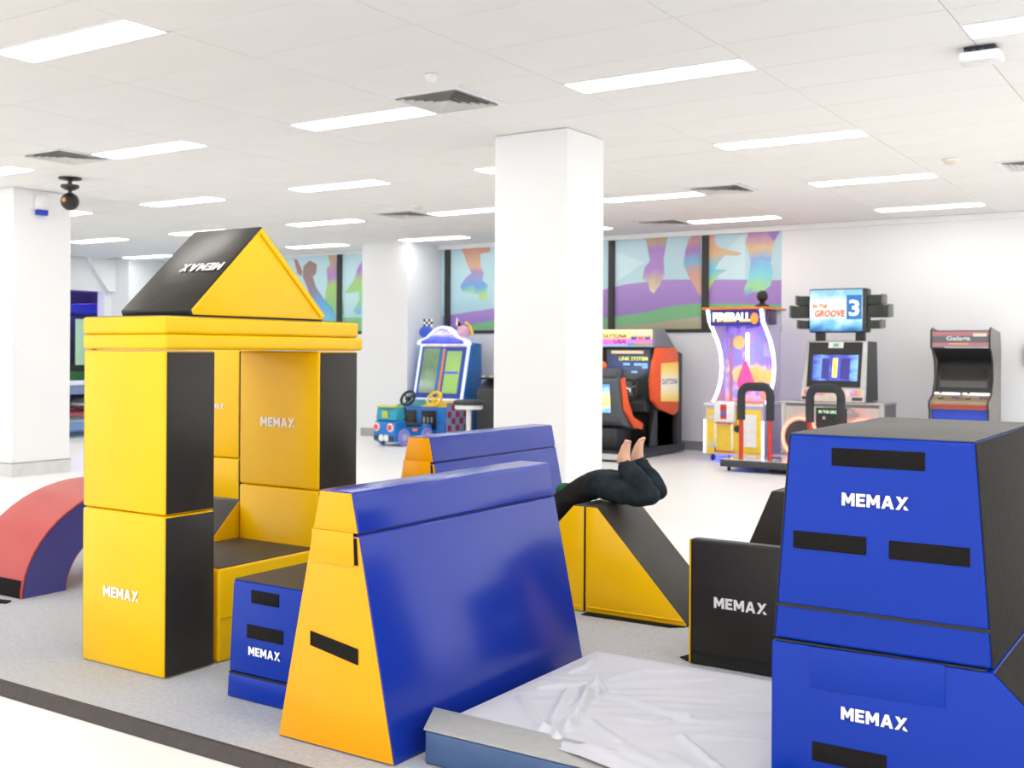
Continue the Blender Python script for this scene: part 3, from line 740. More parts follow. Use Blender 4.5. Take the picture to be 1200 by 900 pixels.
# ================================================================== CHILD LYING OVER THE A-FRAME
from mathutils import noise as mnoise
def skinned(name, pts, edges, radii, material, parent, root=0, sub=2, crease=0):
    o0 = ORG[parent.name]
    me = bpy.data.meshes.new(name)
    me.from_pydata([Vector(p) - o0 for p in pts], edges, [])
    o = bpy.data.objects.new(name, me); COL.objects.link(o)
    md = o.modifiers.new('skin', 'SKIN'); md.use_smooth_shade = True; md.branch_smoothing = .6
    for i, r in enumerate(radii):
        sv = me.skin_vertices[0].data[i]
        sv.radius = r if isinstance(r, tuple) else (r, r); sv.use_root = (i == root)
    ms = o.modifiers.new('sub', 'SUBSURF'); ms.levels = sub; ms.render_levels = sub
    dg = bpy.context.evaluated_depsgraph_get()
    m2 = bpy.data.meshes.new_from_object(o.evaluated_get(dg))
    bpy.data.objects.remove(o); bpy.data.meshes.remove(me)
    m2.name = name
    if crease:      # cloth folds
        nrm = [v.normal.copy() for v in m2.vertices]
        for v, n in zip(m2.vertices, nrm):
            q = v.co * 16; w = 1 - abs(mnoise.noise(q + Vector((0, 0, 3 * mnoise.noise(v.co * 7))))) * 2
            v.co += n * crease * w
    for p in m2.polygons: p.use_smooth = True
    m2.materials.clear(); m2.materials.append(material)
    o = bpy.data.objects.new(name, m2); COL.objects.link(o); o.parent = parent; ORG[o.name] = o0
    return o
SKIN = mat('skin', (226, 178, 150), .5, var=.05, scale=20)
TROUS = mat('dark_trousers', (32, 42, 50), .85, var=.45, scale=9, bump=.5, bscale=18, spec=.2)
SHIRT = mat('black_shirt', (32, 34, 32), .85, var=.25, scale=12, bump=.5, bscale=16, spec=.2)
HAIRM = mat('brown_hair', (66, 46, 34), .6, var=.2, scale=60, bump=.5, bscale=120)
yN, yF = 5.07, 5.215
kN = ony(766, 583, yN); aN = ony(728, 541, yN); tN = ony(736, 517, yN)
kF = ony(775, 580, yF); aF = ony(744, 538, yF); tF = ony(752, 513, yF)
pel = V(-2.785, 5.145, .680)
person = thing('person', 'barefoot child in dark clothes lying face down over the yellow wedges, feet up', 'person', (pel.x, pel.y, .58))
wst, chs, nck = V(-2.90, 5.145, .645), V(-3.02, 5.145, .565), V(-3.115, 5.145, .50)
hd = V(-3.195, 5.145, .475)
shN, shF = V(-3.06, 5.03, .515), V(-3.06, 5.26, .515)
elN, elF = V(-3.11, 4.99, .40), V(-3.11, 5.30, .40)
wrN, wrF = V(-3.19, 5.02, .29), V(-3.19, 5.27, .29)
hipN, hipF = V(-2.755, 5.08, .672), V(-2.755, 5.21, .672)
P, Ed, Rd = [], [], []
def add(p, r, link=None):
    P.append(Vector(p)); Rd.append(r)
    if link is not None: Ed.append((link, len(P) - 1))
    return len(P) - 1
iP = add(pel, .070); iW = add(wst, .062, iP); iC = add(chs, .072, iW); iN = add(nck, .034, iC)
iH = add(hd, .066, iN); add(hd + V(-.06, 0, .01), .060, iH)
for (sh, el, wr, sy) in ((shN, elN, wrN, -1), (shF, elF, wrF, 1)):
    i = add(sh, .036, iC); i = add(el, .028, i); i = add(wr, .020, i)
    d = (wr - el).normalized(); pm = wr + d * .035; i = add(pm, (.026, .016), i)
    side = V(0, 1, 0)
    for k, (off, ln) in enumerate(((-.018, .034), (-.006, .040), (.006, .038), (.018, .030))):
        b = pm + d * .018 + side * off
        j = add(b, .0075, i); j = add(b + d * ln * .55 + V(0, 0, .004), .0068, j); add(b + d * ln + V(0, 0, -.006), .0055, j)
    b = pm - d * .012 - side * sy * -.024
    j = add(b, .008, i); add(b + d * .022 + side * sy * .014, .0065, j)
for (hp, kn, an, tn, sy) in ((hipN, kN, aN, tN, -1), (hipF, kF, aF, tF, 1)):
    i = add(hp, .055, iP); i = add(kn, .036, i)
    m_ = kn.lerp(an, .4); i = add(m_, .036, i); i = add(an, .027, i)
    d = (tn - an).normalized(); sd = V(0, 1, 0); back = V(-1, 0, .2).normalized()
    h_ = add(an + back * .018, .024, i)
    b_ = add(an + d * .06, (.038, .030), i); b2 = add(an + d * .092, (.042, .026), b_)
    for k, (off, ln, rr) in enumerate(((-.024, .030, .011), (-.010, .027, .0085), (.003, .025, .008), (.015, .022, .0075), (.025, .018, .007))):
        o_ = an + d * .10 - sd * sy * off
        j = add(o_, rr, b2); add(o_ + d * ln * .8 - back * .003, rr * .85, j)
body = skinned('body', P, Ed, Rd, SKIN, person, root=0, sub=2)
# clothing: trousers, shirt
P, Ed, Rd = [], [], []
iP = add(pel, .092); i = add(wst.lerp(pel, .45), .084, iP); add(wst.lerp(pel, -.1), .076, i)
for (hp, kn, an) in ((hipN, kN, aN), (hipF, kF, aF)):
    i = add(hp + V(0, 0, -.002), .082, iP); i = add(hp.lerp(kn, .55), .072, i); i = add(kn + (kn - hp).normalized() * .006, .058, i)
    i = add(kn.lerp(an, .35), .058, i); i = add(kn.lerp(an, .75), .050, i); add(kn.lerp(an, 1.0), .044, i)
skinned('trousers', P, Ed, Rd, TROUS, person, 0, 3, .007)
P, Ed, Rd = [], [], []
iP = add(wst.lerp(pel, .80), .090); iW = add(wst, .082, iP); iC = add(chs, .088, iW); add(nck.lerp(chs, .4), .05, iC)
for (sh, el, wr) in ((shN, elN, wrN), (shF, elF, wrF)):
    i = add(sh, .056, iC); i = add(el, .048, i); add(el.lerp(wr, .9), .036, i)
skinned('shirt', P, Ed, Rd, SHIRT, person, 0, 3, .007)
GRN = mat('green_cloth', (22, 84, 50), .8, bump=.4, bscale=20)
ph = ony(662, 573, 5.10)
ball('hood', (ph.x - .005, 5.11, ph.z - .008), .05, .06, .04, GRN, person, 14)
ball('hair', hd + V(-.035, 0, .022), .085, .080, .072, HAIRM, person, 18)
for s in (-1, 1):
    ball('ear', hd + V(-.03, s * .074, -.008), .016, .008, .02, SKIN, person, 10)
    ball('eye', hd + V(-.112, s * .028, -.012), .008, .010, .008, mat('eye_dark', (30, 26, 24), .2), person, 10)
ball('nose', hd + V(-.124, 0, -.03), .012, .010, .014, SKIN, person, 10)
ball('mouth', hd + V(-.112, 0, -.05), .006, .020, .005, mat('lip', (180, 100, 92), .5), person, 10)

# ================================================================== ARCADE MACHINES  (local: x right, front faces -y)
def glow(name, rgb, s): return mat(name, rgb, .4, emit=s, var=.02)
# ---------------------------------------------------------------- Fireball ticket machine
fx0, fx1, fy0, fy1 = -5.655, -4.895, 13.10, 13.80
t = thing('arcade_fireball', 'glowing ball-drop arcade game with yellow base and FIREBALL sign', 'arcade game', ((fx0 + fx1) / 2, fy0, 0), local=True)
W = (fx1 - fx0) / 2; D = fy1 - fy0
YEL2 = mat('yellow_panel', (250, 212, 70), .4); ORG2 = mat('orange_trim', (240, 130, 50), .4)
LEDW = glow('led_white', (225, 228, 255), 3.0); LEDB = glow('led_blue', (60, 90, 255), 3.0)
VIOL = mat('violet_white_panel', (206, 200, 236), .35)
box('base_cabinet', (-W, .012, .085), (W, D, .70), VIOL, t, bevel=.01)
fp = box('front_panel', (-W + .02, -.002, .095), (W - .02, .012, .66), YEL2, t, bevel=.004)
box('deck', (-W - .01, -.02, .70), (W + .01, D, .735), WHITEPL, t, bevel=.008)
box('deck_stripe', (-W + .06, .02, .7352), (W - .06, D - .05, .738), ORG2, t)
for z in (.18, .53): box('hinge', (-W + .05, -.010, z), (-W + .16, -.002, z + .05), SILVER, fp)
box('notice', (.14, -.006, .20), (.30, -.002, .60), WHITEPL, fp)
box('notice', (-W + .18, -.006, .46), (-W + .30, -.002, .60), WHITEPL, fp)
lathe('lock', [(.045, 0), (.045, -.02), (.02, -.024)], (.06, -.002, .42), BLKPL, fp, 14, 'Y')
for x in (-W + .08, W - .08):
    for y in (.08, D - .08): lathe('caster', [(.035, -.018), (.042, 0), (.035, .018)], (x, y, .043), BLKPL, t, 12, 'X')
for x in (-W - .012, W + .002): box('led_strip', (x, -.006, .10), (x + .012, .006, .52), LEDW, t)
box('under_glow', (-W + .1, .1, .072), (W - .1, D - .1, .084), LEDB, t)
tk = box('coin_panel', (-.22, -.10, .50), (.04, -.02, .76), WHITEPL, t, bevel=.01)
box('red_plate', (-.13, -.106, .54), (-.05, -.10, .72), mat('coin_red', (206, 50, 40), .4), tk)
lathe('blue_button', [(.028, 0), (.028, -.014), (.0, -.016)], (-.09, -.106, .61), mat('button_blue', (40, 110, 210), .3), tk, 12, 'Y')
for x in (-.20, .02): tube('return_rail', [(x, -.09, .50), (x, -.09, .13), (x, -.01, .13)], .011, CHROME, t, 6)
tube('return_rail', [(-.21, -.09, .135), (.03, -.09, .135)], .011, mat('rail_red', (206, 60, 40), .4), t, 6)
tube('return_rail', [(-.21, -.09, .49), (.03, -.09, .49)], .011, MATS['rail_red'], t, 6)
# display: art back panel, hourglass side frames, led edges
ART = grad('fireball_art', [(0, (226, 150, 160)), (.12, (196, 170, 230)), (.3, (120, 104, 214)), (.42, (206, 196, 150)), (.55, (140, 90, 196)), (.7, (92, 110, 220)), (.85, (150, 100, 200)), (1, (60, 70, 180))], 2, .3, .55, .9, 5)
bp = box('back_panel', (-W + .04, D - .12, .74), (W - .04, D - .06, 1.72), ART, t)
for (x, z, r, c) in ((-.16, 1.50, .085, (246, 196, 60)), (.06, 1.08, .11, (236, 200, 70)), (-.14, 1.06, .10, (236, 206, 80)), (.22, 1.06, .09, (236, 196, 80)), (.2, .84, .08, (226, 150, 120)), (-.2, .84, .06, (150, 160, 240)), (.26, 1.52, .06, (226, 70, 90))):
    ball('printed_flame', (x, D - .125, z), r, .008, r * 1.05, mat('flame_%d_%d' % (int(x * 100), int(z * 100)), c, .4, emit=.35), bp, 12)
lathe('bubble_bulb', [(0, -.20), (.06, -.19), (.105, -.12), (.11, -.06), (.08, .03), (.045, .12), (.03, .2)], (.02, D - .35, 1.06), mat('pink_bulb', (236, 70, 140), .15, emit=.45), t, 18)
tube('light_tube', [(.04, D - .34, 1.16), (.04, D - .34, 1.62)], .022, LEDW, t, 8)
tube('post', [(-.20, D - .3, .74), (-.20, D - .3, 1.60)], .018, mat('copper_post', (200, 140, 130), .3), t, 8)
box('prize_frame', (.20, D - .20, 1.32), (.34, D - .19, 1.52), mat('pale_box', (190, 180, 230), .3), t, bevel=.01)
box('front_glass', (-W + .07, .42, .74), (W - .07, .43, 1.68), mat('front_glass', (225, 225, 250), .05, alpha=.10), t)
cv = [(.20, .74), (.34, .86), (.44, 1.02), (.47, 1.18), (.43, 1.36), (.32, 1.52), (.17, 1.66), (.06, 1.76), (.0, 1.90)]
for s in (-1, 1):
    a, b = sorted((s * (W - .04), s * (W - .015)))
    prism('side_wing', cv + [(D - .04, 1.90), (D - .04, .74)], 'X', a, b, VIOL, t)
    tube('led_edge', [(s * (W - .027), y, z) for y, z in cv], .02, LEDW, t, 6)
mq = box('marquee', (-W + .05, .02, 1.70), (W - .05, .12, 1.90), mat('navy_marquee', (34, 46, 130), .3, emit=.25), t, bevel=.006)
FIRE = grad('fireball_letters', [(0, (255, 160, 40)), (.45, (255, 236, 200)), (1, (255, 255, 255))], 2, .4, 1.2)
text('lettering', 'FIREBALL', (-W + .09, .02, 1.755), X_, Z_, .50, FIRE, mq, height=.11, bold=.045)
ball('flame_emblem', (W - .12, .016, 1.79), .05, .006, .07, mat('flame_orange', (255, 120, 40), .4, emit=.8), mq, 12)
box('canopy', (-W - .04, -.03, 1.905), (W + .05, D, 1.935), ORG2, t, bevel=.006)
box('canopy_end', (W - .02, .12, 1.72), (W + .03, .40, 1.90), mat('red_navy_end', (70, 50, 90), .4), t, bevel=.01)
dm = lathe('beacon_base', [(.085, 0), (.085, .025), (.04, .04), (.03, .07)], (W - .07, .15, 1.935), BLKPL, t, 16)
ball('beacon_ball', (W - .07, .15, 2.07), .072, .072, .075, BLKPL, t, 16)

# ---------------------------------------------------------------- dance machine
t = thing('arcade_dance', 'dance arcade machine with glowing title board, two arched rails and a pad', 'arcade game', (-4.03, 13.05, 0), local=True)
t.scale = (.93, 1, 1)
LED_R = glow('led_ring', (255, 120, 96), 2.2)
SILART = grad('silver_art', [(0, (190, 186, 180)), (.35, (210, 200, 194)), (.55, (150, 146, 140)), (.7, (214, 170, 160)), (1, (196, 194, 190))], 0, .3, 0, 1.2, 5)
lo = box('lower_cabinet', (-.65, 0, .02), (.65, .55, .765), MIDGREY, t, bevel=.008)
box('front_art', (-.60, -.004, .08), (.60, 0, .73), SILART, lo)
for x in (-.655, .595): box('corner_post', (x, -.012, .02), (x + .06, .05, .785), SILVER, lo, bevel=.006)
box('top_rail', (-.66, -.015, .765), (.66, .56, .79), SILVER, lo, bevel=.004)
for s in (-1, 1):
    tube('led_ring', [(s * .40 + .23 * math.cos(a), -.02, .36 + .23 * math.sin(a)) for a in [2 * math.pi * k / 28 for k in range(28)]], .016, LED_R, lo, 6, closed=True)
    lathe('speaker_cone', [(.20, 0), (.12, .03), (.0, .04)], (s * .40, -.012, .36), DKGREY, lo, 20, 'Y')
box('coin_door', (-.20, -.012, .12), (.20, -.002, .72), BLKPL, lo, bevel=.006)
text('lettering', 'IN THE GROOVE', (-.16, -.012, .655), X_, Z_, .32, glow('lime_letters', (190, 236, 190), .7), lo, height=.035)
for x in (-.09, .09): lathe('coin_button', [(.02, 0), (.02, -.01)], (x, -.012, .60), SILVER, lo, 10, 'Y')
# leaning monitor cabinet
mc = [V(-.42, .02, .795), V(.42, .02, .795), V(.42, .55, .795), V(-.42, .55, .795), V(-.375, .16, 1.515), V(.40, .16, 1.515), V(.40, .55, 1.515), V(-.375, .55, 1.515)]
v, f = hexa(mc); mo = obj('monitor_cabinet', v, f, SILVER, t, .008)
fo, fr, fu = mc[0], (mc[1] - mc[0]).normalized(), (mc[4] - mc[0]).normalized(); fu = (fu - fr * fu.dot(fr)).normalized()
nn = fr.cross(fu)
def on(a, b, c, d, off, th, name, material, par):   # panel on the leaning face
    return slab(name, quad_at(fo, fr, fu, a, b, c, d), th, material, par, off=off)
slab('side_panel', [mc[1] + V(0, .02, .01), mc[2] + V(0, -.01, .01), mc[6] + V(0, -.01, -.01), mc[5] + V(0, .02, -.01)], .006, DKGREY, mo, off=0)
on(.075, .765, .17, .715, 0, .004, 'bezel', BLKPL, mo)
SCR = grad('dance_screen', [(0, (50, 60, 150)), (.2, (90, 130, 226)), (.4, (50, 50, 140)), (.55, (60, 70, 160)), (.8, (50, 54, 150)), (1, (110, 160, 236))], 0, .2, .8, .4, 4)
scn = on(.14, .72, .25, .56, .004, .002, 'screen', SCR, mo)
on(.40, .46, .29, .52, .0065, .001, 'score_bar', glow('score_yellow', (226, 226, 90), .8), scn)
on(.26, .36, .27, .52, .0065, .001, 'lane_panel', glow('lane_navy', (54, 50, 130), .4), scn)
on(.50, .62, .27, .52, .0065, .001, 'lane_panel', glow('lane_navy', (54, 50, 130), .4), scn)
on(.33, .52, .645, .715, .0045, .003, 'emblem', WHITEPL, mo)
on(.39, .46, .66, .70, .0080, .001, 'emblem_mark', mat('mint', (120, 190, 140), .4), mo)
cpn = on(.02, .82, .0, .15, 0, .006, 'control_panel', mat('pale_panel', (222, 206, 196), .4), mo)
for x in (.05, .50): on(x, x + .28, .07, .14, .0065, .001, 'printed_panel', grad('panel_art', [(0, (200, 90, 90)), (.4, (236, 226, 220)), (.7, (190, 120, 190)), (1, (240, 180, 90))], 0, .4, .1, 1, 6), cpn)
for x in (.03, .67): on(x, x + .13, .015, .055, .0065, .003, 'grille', DKGREY, cpn)
# title board with lamps
for x in (-.30, .22): box('board_leg', (x, .25, 1.515), (x + .11, .33, 1.62), BLKPL, t)
bd = box('title_board', (-.36, .17, 1.615), (.385, .36, 2.14), DKGREY, t, bevel=.02, seg=3)
TIT = grad('title_art', [(0, (20, 96, 170)), (.2, (120, 190, 230)), (.4, (236, 246, 252)), (.62, (250, 253, 255)), (.85, (190, 224, 244)), (1, (130, 190, 230))], 2, .3, .22, .55, 3)
ti = box('title_panel', (-.345, .163, 1.63), (.33, .17, 2.125), TIT, bd)
ORL = glow('orange_letters', (240, 100, 10), .25)
box('printed_patch', (.13, .1615, 1.77), (.325, .1628, 2.06), mat('patch_blue', (40, 120, 190), .4, emit=.15), ti)
text('lettering', 'IN THE', (-.31, .162, 1.905), X_, Z_, .20, ORL, ti, height=.05, shear=.2, bold=.04)
text('lettering', 'GROOVE', (-.28, .1605, 1.80), X_, Z_, .40, ORL, ti, height=.085, shear=.2, bold=.04)
text('lettering', '3', (.165, .161, 1.81), X_, Z_, .13, glow('white_letters', (250, 252, 255), .5), ti, height=.19)
for s in (-1, 1):
    xb = -.36 if s < 0 else .385
    for (z, l, h) in ((2.0, .165, .115), (1.865, .245, .145), (1.71, .145, .10)):
        x0, x1 = sorted((xb + s * .005, xb + s * l))
        lb = box('spot_lamp', (x0, .18, z - h / 2), (x1, .36, z + h / 2), mat('olive_black', (40, 46, 38), .35), t, bevel=.008)
        x2, x3 = sorted((xb + s * l, xb + s * (l + .03)))
        box('lamp_shell', (x2, .20, z - h / 2 + .008), (x3, .38, z + h / 2 + .01), MIDGREY, lb, bevel=.004)
# pad and rails
pd = box('dance_pad', (-1.05, -1.02, .055), (.95, -.02, .135), DKGREY, t, bevel=.01)
PADART = grad('pad_top', [(0, (196, 196, 206)), (.3, (226, 190, 200)), (.5, (170, 180, 230)), (.75, (216, 216, 220)), (1, (180, 170, 190))], 0, .15, .05, .8, 6)
for i in range(6):
    for j in range(3):
        x0 = -1.03 + i * .327; y0 = -1.0 + j * .32
        box('pad_plate', (x0, y0, .1355), (x0 + .317, y0 + .31, .142), PADART if (i + j) % 2 else CHROME, pd)
for x in (-.96, -.42, .3, .86):
    for y in (-.95, -.1): lathe('caster', [(.02, -.015), (.028, 0), (.02, .015)], (x, y, .028), BLKPL, pd, 10, 'X')
RAILR = mat('rail_red_paint', (206, 52, 36), .35)
for xc in (-.615, .245):
    pz = [(xc - .19, -.92, .137), (xc - .19, -.92, .50)]
    for s in (-1, 1): tube('rail_post', [(xc + s * .185, -.96, .137), (xc + s * .185, -.96, .62)], .027, RAILR, t, 10)
    arch = [(xc - .185, -.96, .60), (xc - .185, -.96, .88)] + [(xc - .185 + .09 * (1 - math.cos(a)), -.96, .88 + .10 * math.sin(a)) for a in (.4, .8, 1.2, 1.57)]
    arch += [(2 * xc - x, y, z) for x, y, z in arch[::-1]]
    tube('padded_rail', arch, .05, mat('rail_foam', (48, 50, 54), .75, bump=.2, bscale=60), t, 12)

# ---------------------------------------------------------------- Galaga upright
t = thing('arcade_upright', 'black upright arcade cabinet with a dark screen and red-striped marquee', 'arcade game', (-2.65, 13.28, 0), local=True)
W = .325
prof = [(0, .03), (.0, .72), (-.04, .78), (-.02, .83), (.16, .90), (.26, 1.08), (.24, 1.28), (.14, 1.40), (.055, 1.44), (.055, 1.64), (.12, 1.665), (.62, 1.62), (.68, 1.45), (.68, .03)]
for s in (-1, 1):
    a, b = sorted((s * W, s * (W - .022)))
    sp_ = prism('side_panel', [(y - .03 if y < .3 else y, z) for y, z in prof], 'X', a, b, mat('upright_side', (128, 124, 122), .5), t, bevel=.003)
    tube('edge_trim', [(s * (W - .011), y - .033 if y < .3 else y, z) for y, z in prof[:11]], .008, BLKPL, sp_, 6)
q = [(.03, .05), (.03, .70), (.60, .70), (.60, .05)]
box('lower_front', (-W + .024, .03, .05), (W - .024, .60, .735), mat('upright_blue', (40, 76, 206), .4), t)
prism('control_panel', [(-.035, .74), (-.035, .80), (-.01, .835), (.155, .895), (.155, .74)], 'X', -W + .024, W - .024, mat('panel_tan', (160, 140, 116), .5), t)
box('panel_front', (-W + .03, -.040, .745), (W - .03, -.035, .795), mat('panel_red', (170, 70, 56), .5), t)
for x in (-.21, .09):
    lathe('joystick_base', [(.03, 0), (.03, .006), (.008, .01)], (x, .05, .858), BLKPL, t, 12)
    tube('joystick', [(x, .05, .86), (x, .045, .92)], .007, CHROME, t, 6)
    ball('joystick_ball', (x, .045, .93), .016, .016, .016, BLKPL, t, 10)
for x in (-.08, .22):
    for dx in (0, .05): lathe('button', [(.018, 0), (.018, .012), (.0, .014)], (x + dx, .07, .868), mat('button_navy', (50, 60, 170), .3), t, 10)
for x in (-.17, .15): box('light_bar', (x - .14, .16, .90), (x + .14, .175, .925), glow('bar_white', (240, 236, 230), .6), t)
bz = prism('monitor_bezel', [(.175, .93), (.185, .925), (.335, 1.28), (.325, 1.285)], 'X', -W + .024, W - .024, BLKPL, t)
prism('screen', [(.197, .985), (.199, .984), (.285, 1.19), (.283, 1.191)], 'X', -W + .07, W - .07, grad('upright_screen', [(0, (86, 88, 90)), (.35, (80, 80, 82)), (.4, (40, 32, 28)), (.6, (36, 28, 26)), (1, (28, 26, 26))], 2, .1, .06, .05, 3), bz)
prism('hood', [(.325, 1.285), (.33, 1.29), (.11, 1.425), (.06, 1.435), (.06, 1.425)], 'X', -W + .024, W - .024, BLKPL, t)
mq = box('marquee', (-W + .024, .028, 1.445), (W - .024, .062, 1.63), grad('marquee_bands', [(0, (120, 130, 150)), (.08, (170, 120, 130)), (.26, (176, 110, 116)), (.3, (92, 96, 104)), (.66, (96, 98, 106)), (.7, (180, 110, 112)), (.9, (176, 120, 130)), (1, (80, 86, 96))], 2, .35, .12), t)
text('lettering', 'Galaga', (-.15, .028, 1.505), X_, Z_, .26, mat('silver_letters', (200, 204, 214), .4, emit=.15), mq, height=.065, bold=.03)
box('yellow_caption', (-.12, .025, 1.475), (.09, .0275, 1.49), mat('caption_yellow', (222, 180, 110), .5), mq)
box('price_sticker', (.14, .025, 1.565), (.28, .0275, 1.60), mat('sticker_cream', (240, 226, 206), .5), mq)
box('roof', (-W + .024, .065, 1.62), (W - .024, .60, 1.635), BLKPL, t)

# ---------------------------------------------------------------- driving twin
t = thing('arcade_driving', 'twin driving arcade machine with pink and yellow marquee, orange wings and bucket seats', 'arcade game', (-7.30, 13.25, 0), local=True)
DX = .87      # right face of the cabinet, local
GRY = mat('twin_grey', (128, 132, 140), .45)
ORW = mat('twin_orange', (246, 96, 40), .4)
prism('cabinet', [(.08, .12), (.08, 1.43), (.45, 1.43), (.85, 1.35), (.85, .12)], 'X', -DX, DX, DKGREY, t)
mqb = [V(-DX, -.02, 1.43), V(DX, -.02, 1.43), V(DX, .62, 1.43), V(-DX, .62, 1.43), V(-DX, .10, 1.675), V(DX - .06, .10, 1.675), V(DX - .06, .42, 1.675), V(-DX, .42, 1.675)]
v, f = hexa(mqb); hb = obj('marquee_box', v, f, GRY, t, .006)
MQ = grad('twin_marquee', [(0, (120, 190, 226)), (.10, (150, 160, 226)), (.18, (236, 90, 200)), (.42, (244, 130, 190)), (.58, (250, 226, 130)), (.8, (248, 240, 150)), (1, (246, 240, 190))], 2, .35, .35, .12, 6)
mr = X_; mu = (mqb[4] - mqb[0]).normalized(); mo_ = mqb[0]
panel = slab('marquee_panel', [mqb[0] + mu * .012 + X_ * .02, mqb[1] + mu * .012 - X_ * .03, mqb[5] - mu * .012 - X_ * .03, mqb[4] - mu * .012 + X_ * .02], .005, MQ, hb)
INK = mat('ink_black', (46, 30, 50), .5); MAG = mat('ink_magenta', (120, 30, 130), .5)
for k in (0,):
    text('lettering', 'DAYTONA', mo_ + X_ * .92 + mu * .135, X_, mu, .38, INK, panel, depth=.0065, height=.062, bold=.03)
    text('lettering', 'USA', mo_ + X_ * 1.12 + mu * .055, X_, mu, .19, MAG, panel, depth=.0065, height=.062, bold=.03)
    text('lettering', 'DAYTONA', mo_ + X_ * .12 + mu * .135, X_, mu, .38, INK, panel, depth=.0065, height=.062, bold=.03)
    text('lettering', 'USA', mo_ + X_ * .32 + mu * .055, X_, mu, .19, MAG, panel, depth=.0065, height=.062, bold=.03)
for (x, c) in ((1.37, (70, 80, 180)), (1.47, (226, 120, 110)), (1.57, (110, 100, 150))):
    slab('printed_car', quad_at(mo_ + mu * .11, X_, mu, x, x + .085, 0, .06), .001, mat('car_print_%d' % int(x * 100), c, .4), panel, off=.006)
    slab('printed_car', quad_at(mo_ + mu * .15, X_, mu, x + .012, x + .07, 0, .05), .001, mat('car_roof_white', (240, 236, 236), .4), panel, off=.0075)
slab('printed_stripe', quad_at(mo_ + mu * .02, X_, mu, 1.34, 1.69, 0, .045), .001, mat('stripe_sky', (90, 180, 230), .4), panel, off=.006)
slab('printed_stripe', quad_at(mo_ + mu * .026, X_, mu, 1.44, 1.67, 0, .03), .001, mat('stripe_amber', (230, 180, 70), .4), panel, off=.0075)
# monitors
DSCR = grad('twin_screen', [(0, (40, 48, 44)), (.4, (52, 62, 56)), (.62, (70, 90, 130)), (.72, (50, 70, 120)), (1, (40, 46, 60))], 2, .12, .2, .3, 4)
for xc in (-.43, .45):
    bz = box('monitor_bezel', (xc - .36, .03, .70), (xc + .36, .079, 1.425), BLKPL, t, bevel=.006)
    sc_ = box('screen', (xc - .31, .026, .78), (xc + .33, .0295, 1.40), DSCR, bz)
    box('screen_banner', (xc - .24, .023, 1.345), (xc + .24, .0255, 1.385), mat('banner_peach', (226, 190, 160), .4, emit=.4), sc_)
    text('lettering', 'LINK SYSTEM', (xc - .12, .026, 1.255), X_, Z_, .42, glow('yellowgreen_letters', (220, 226, 100), .7), sc_, height=.05)
    for (x, z, w, h) in ((-.06, 1.19, .10, .03), (.1, 1.185, .2, .035), (.22, 1.15, .08, .06), (.06, 1.09, .09, .025)):
        box('screen_print', (xc + x, .0235, z), (xc + x + w, .0255, z + h), glow('screen_blue', (130, 170, 236), .6), sc_)
    prism('dashboard', [(-.14, .58), (-.14, .70), (.075, .80), (.075, .58)], 'X', xc - .35, xc + .35, DKGREY, t, bevel=.01)
    whl = tube('steering_wheel', [(xc + .12 + .15 * math.cos(a), -.20 + .05 * math.sin(a), .86 + .145 * math.sin(a)) for a in [2 * math.pi * k / 24 for k in range(24)]], .018, BLKPL, t, 8, closed=True)
    ball('wheel_hub', (xc + .12, -.20, .86), .06, .03, .05, CHROME, t, 12)
    for a in (.5, 2.6, 4.7): tube('wheel_spoke', [(xc + .12, -.20, .86), (xc + .12 + .14 * math.cos(a), -.20 + .05 * math.sin(a), .86 + .135 * math.sin(a))], .014, CHROME, t, 6)
    box('pedal_box', (xc - .28, -.02, .14), (xc + .30, .075, .58), BLKPL, t)
    for x in (-.06, .06): box('pedal', (xc + x - .03, -.05, .22), (xc + x + .03, -.03, .34), CHROME, t, bevel=.006)
# dividers and wing
prism('divider', [(-.10, .72), (-.06, 1.42), (.08, 1.42), (.08, .72)], 'X', -.02, .035, ORW, t, bevel=.01)
wing = prism('side_wing', [(-.16, .74), (-.20, 1.0), (-.12, 1.25), (-.02, 1.425), (.52, 1.425), (.60, 1.34), (.62, .58), (.50, .52), (.05, .62)], 'X', DX + .001, DX + .06, ORW, t, bevel=.012, seg=3)
WPR = grad('wing_print', [(0, (246, 200, 60)), (.25, (248, 236, 170)), (.5, (244, 244, 236)), (.75, (248, 226, 120)), (1, (240, 190, 80))], 2, .4, .1)
wp = slab('wing_print', [V(DX + .061, .06, .72), V(DX + .061, .61, .70), V(DX + .061, .60, 1.24), V(DX + .061, .06, 1.22)], .002, WPR, wing)
text('lettering', 'DAYTONA', (DX + .063, .09, .94), Y_, Z_, .48, mat('ink_navy', (40, 46, 76), .5), wp, depth=.002, height=.075)
# platform and rear support
box('platform', (-DX, -1.05, .02), (DX + .05, .85, .125), mat('platform_black', (44, 45, 48), .4), t, bevel=.012)
box('platform_edge', (-DX + .01, -1.058, .03), (DX + .03, -1.05, .10), SILVER, t)
tube('support_post', [(DX + .02, .60, .125), (DX + .02, .60, .55)], .03, BLKPL, t)
prism('kick_panel', [(-.15, .125), (.55, .125), (.55, .56), (.0, .60)], 'X', DX - .01, DX, DKGREY, t)
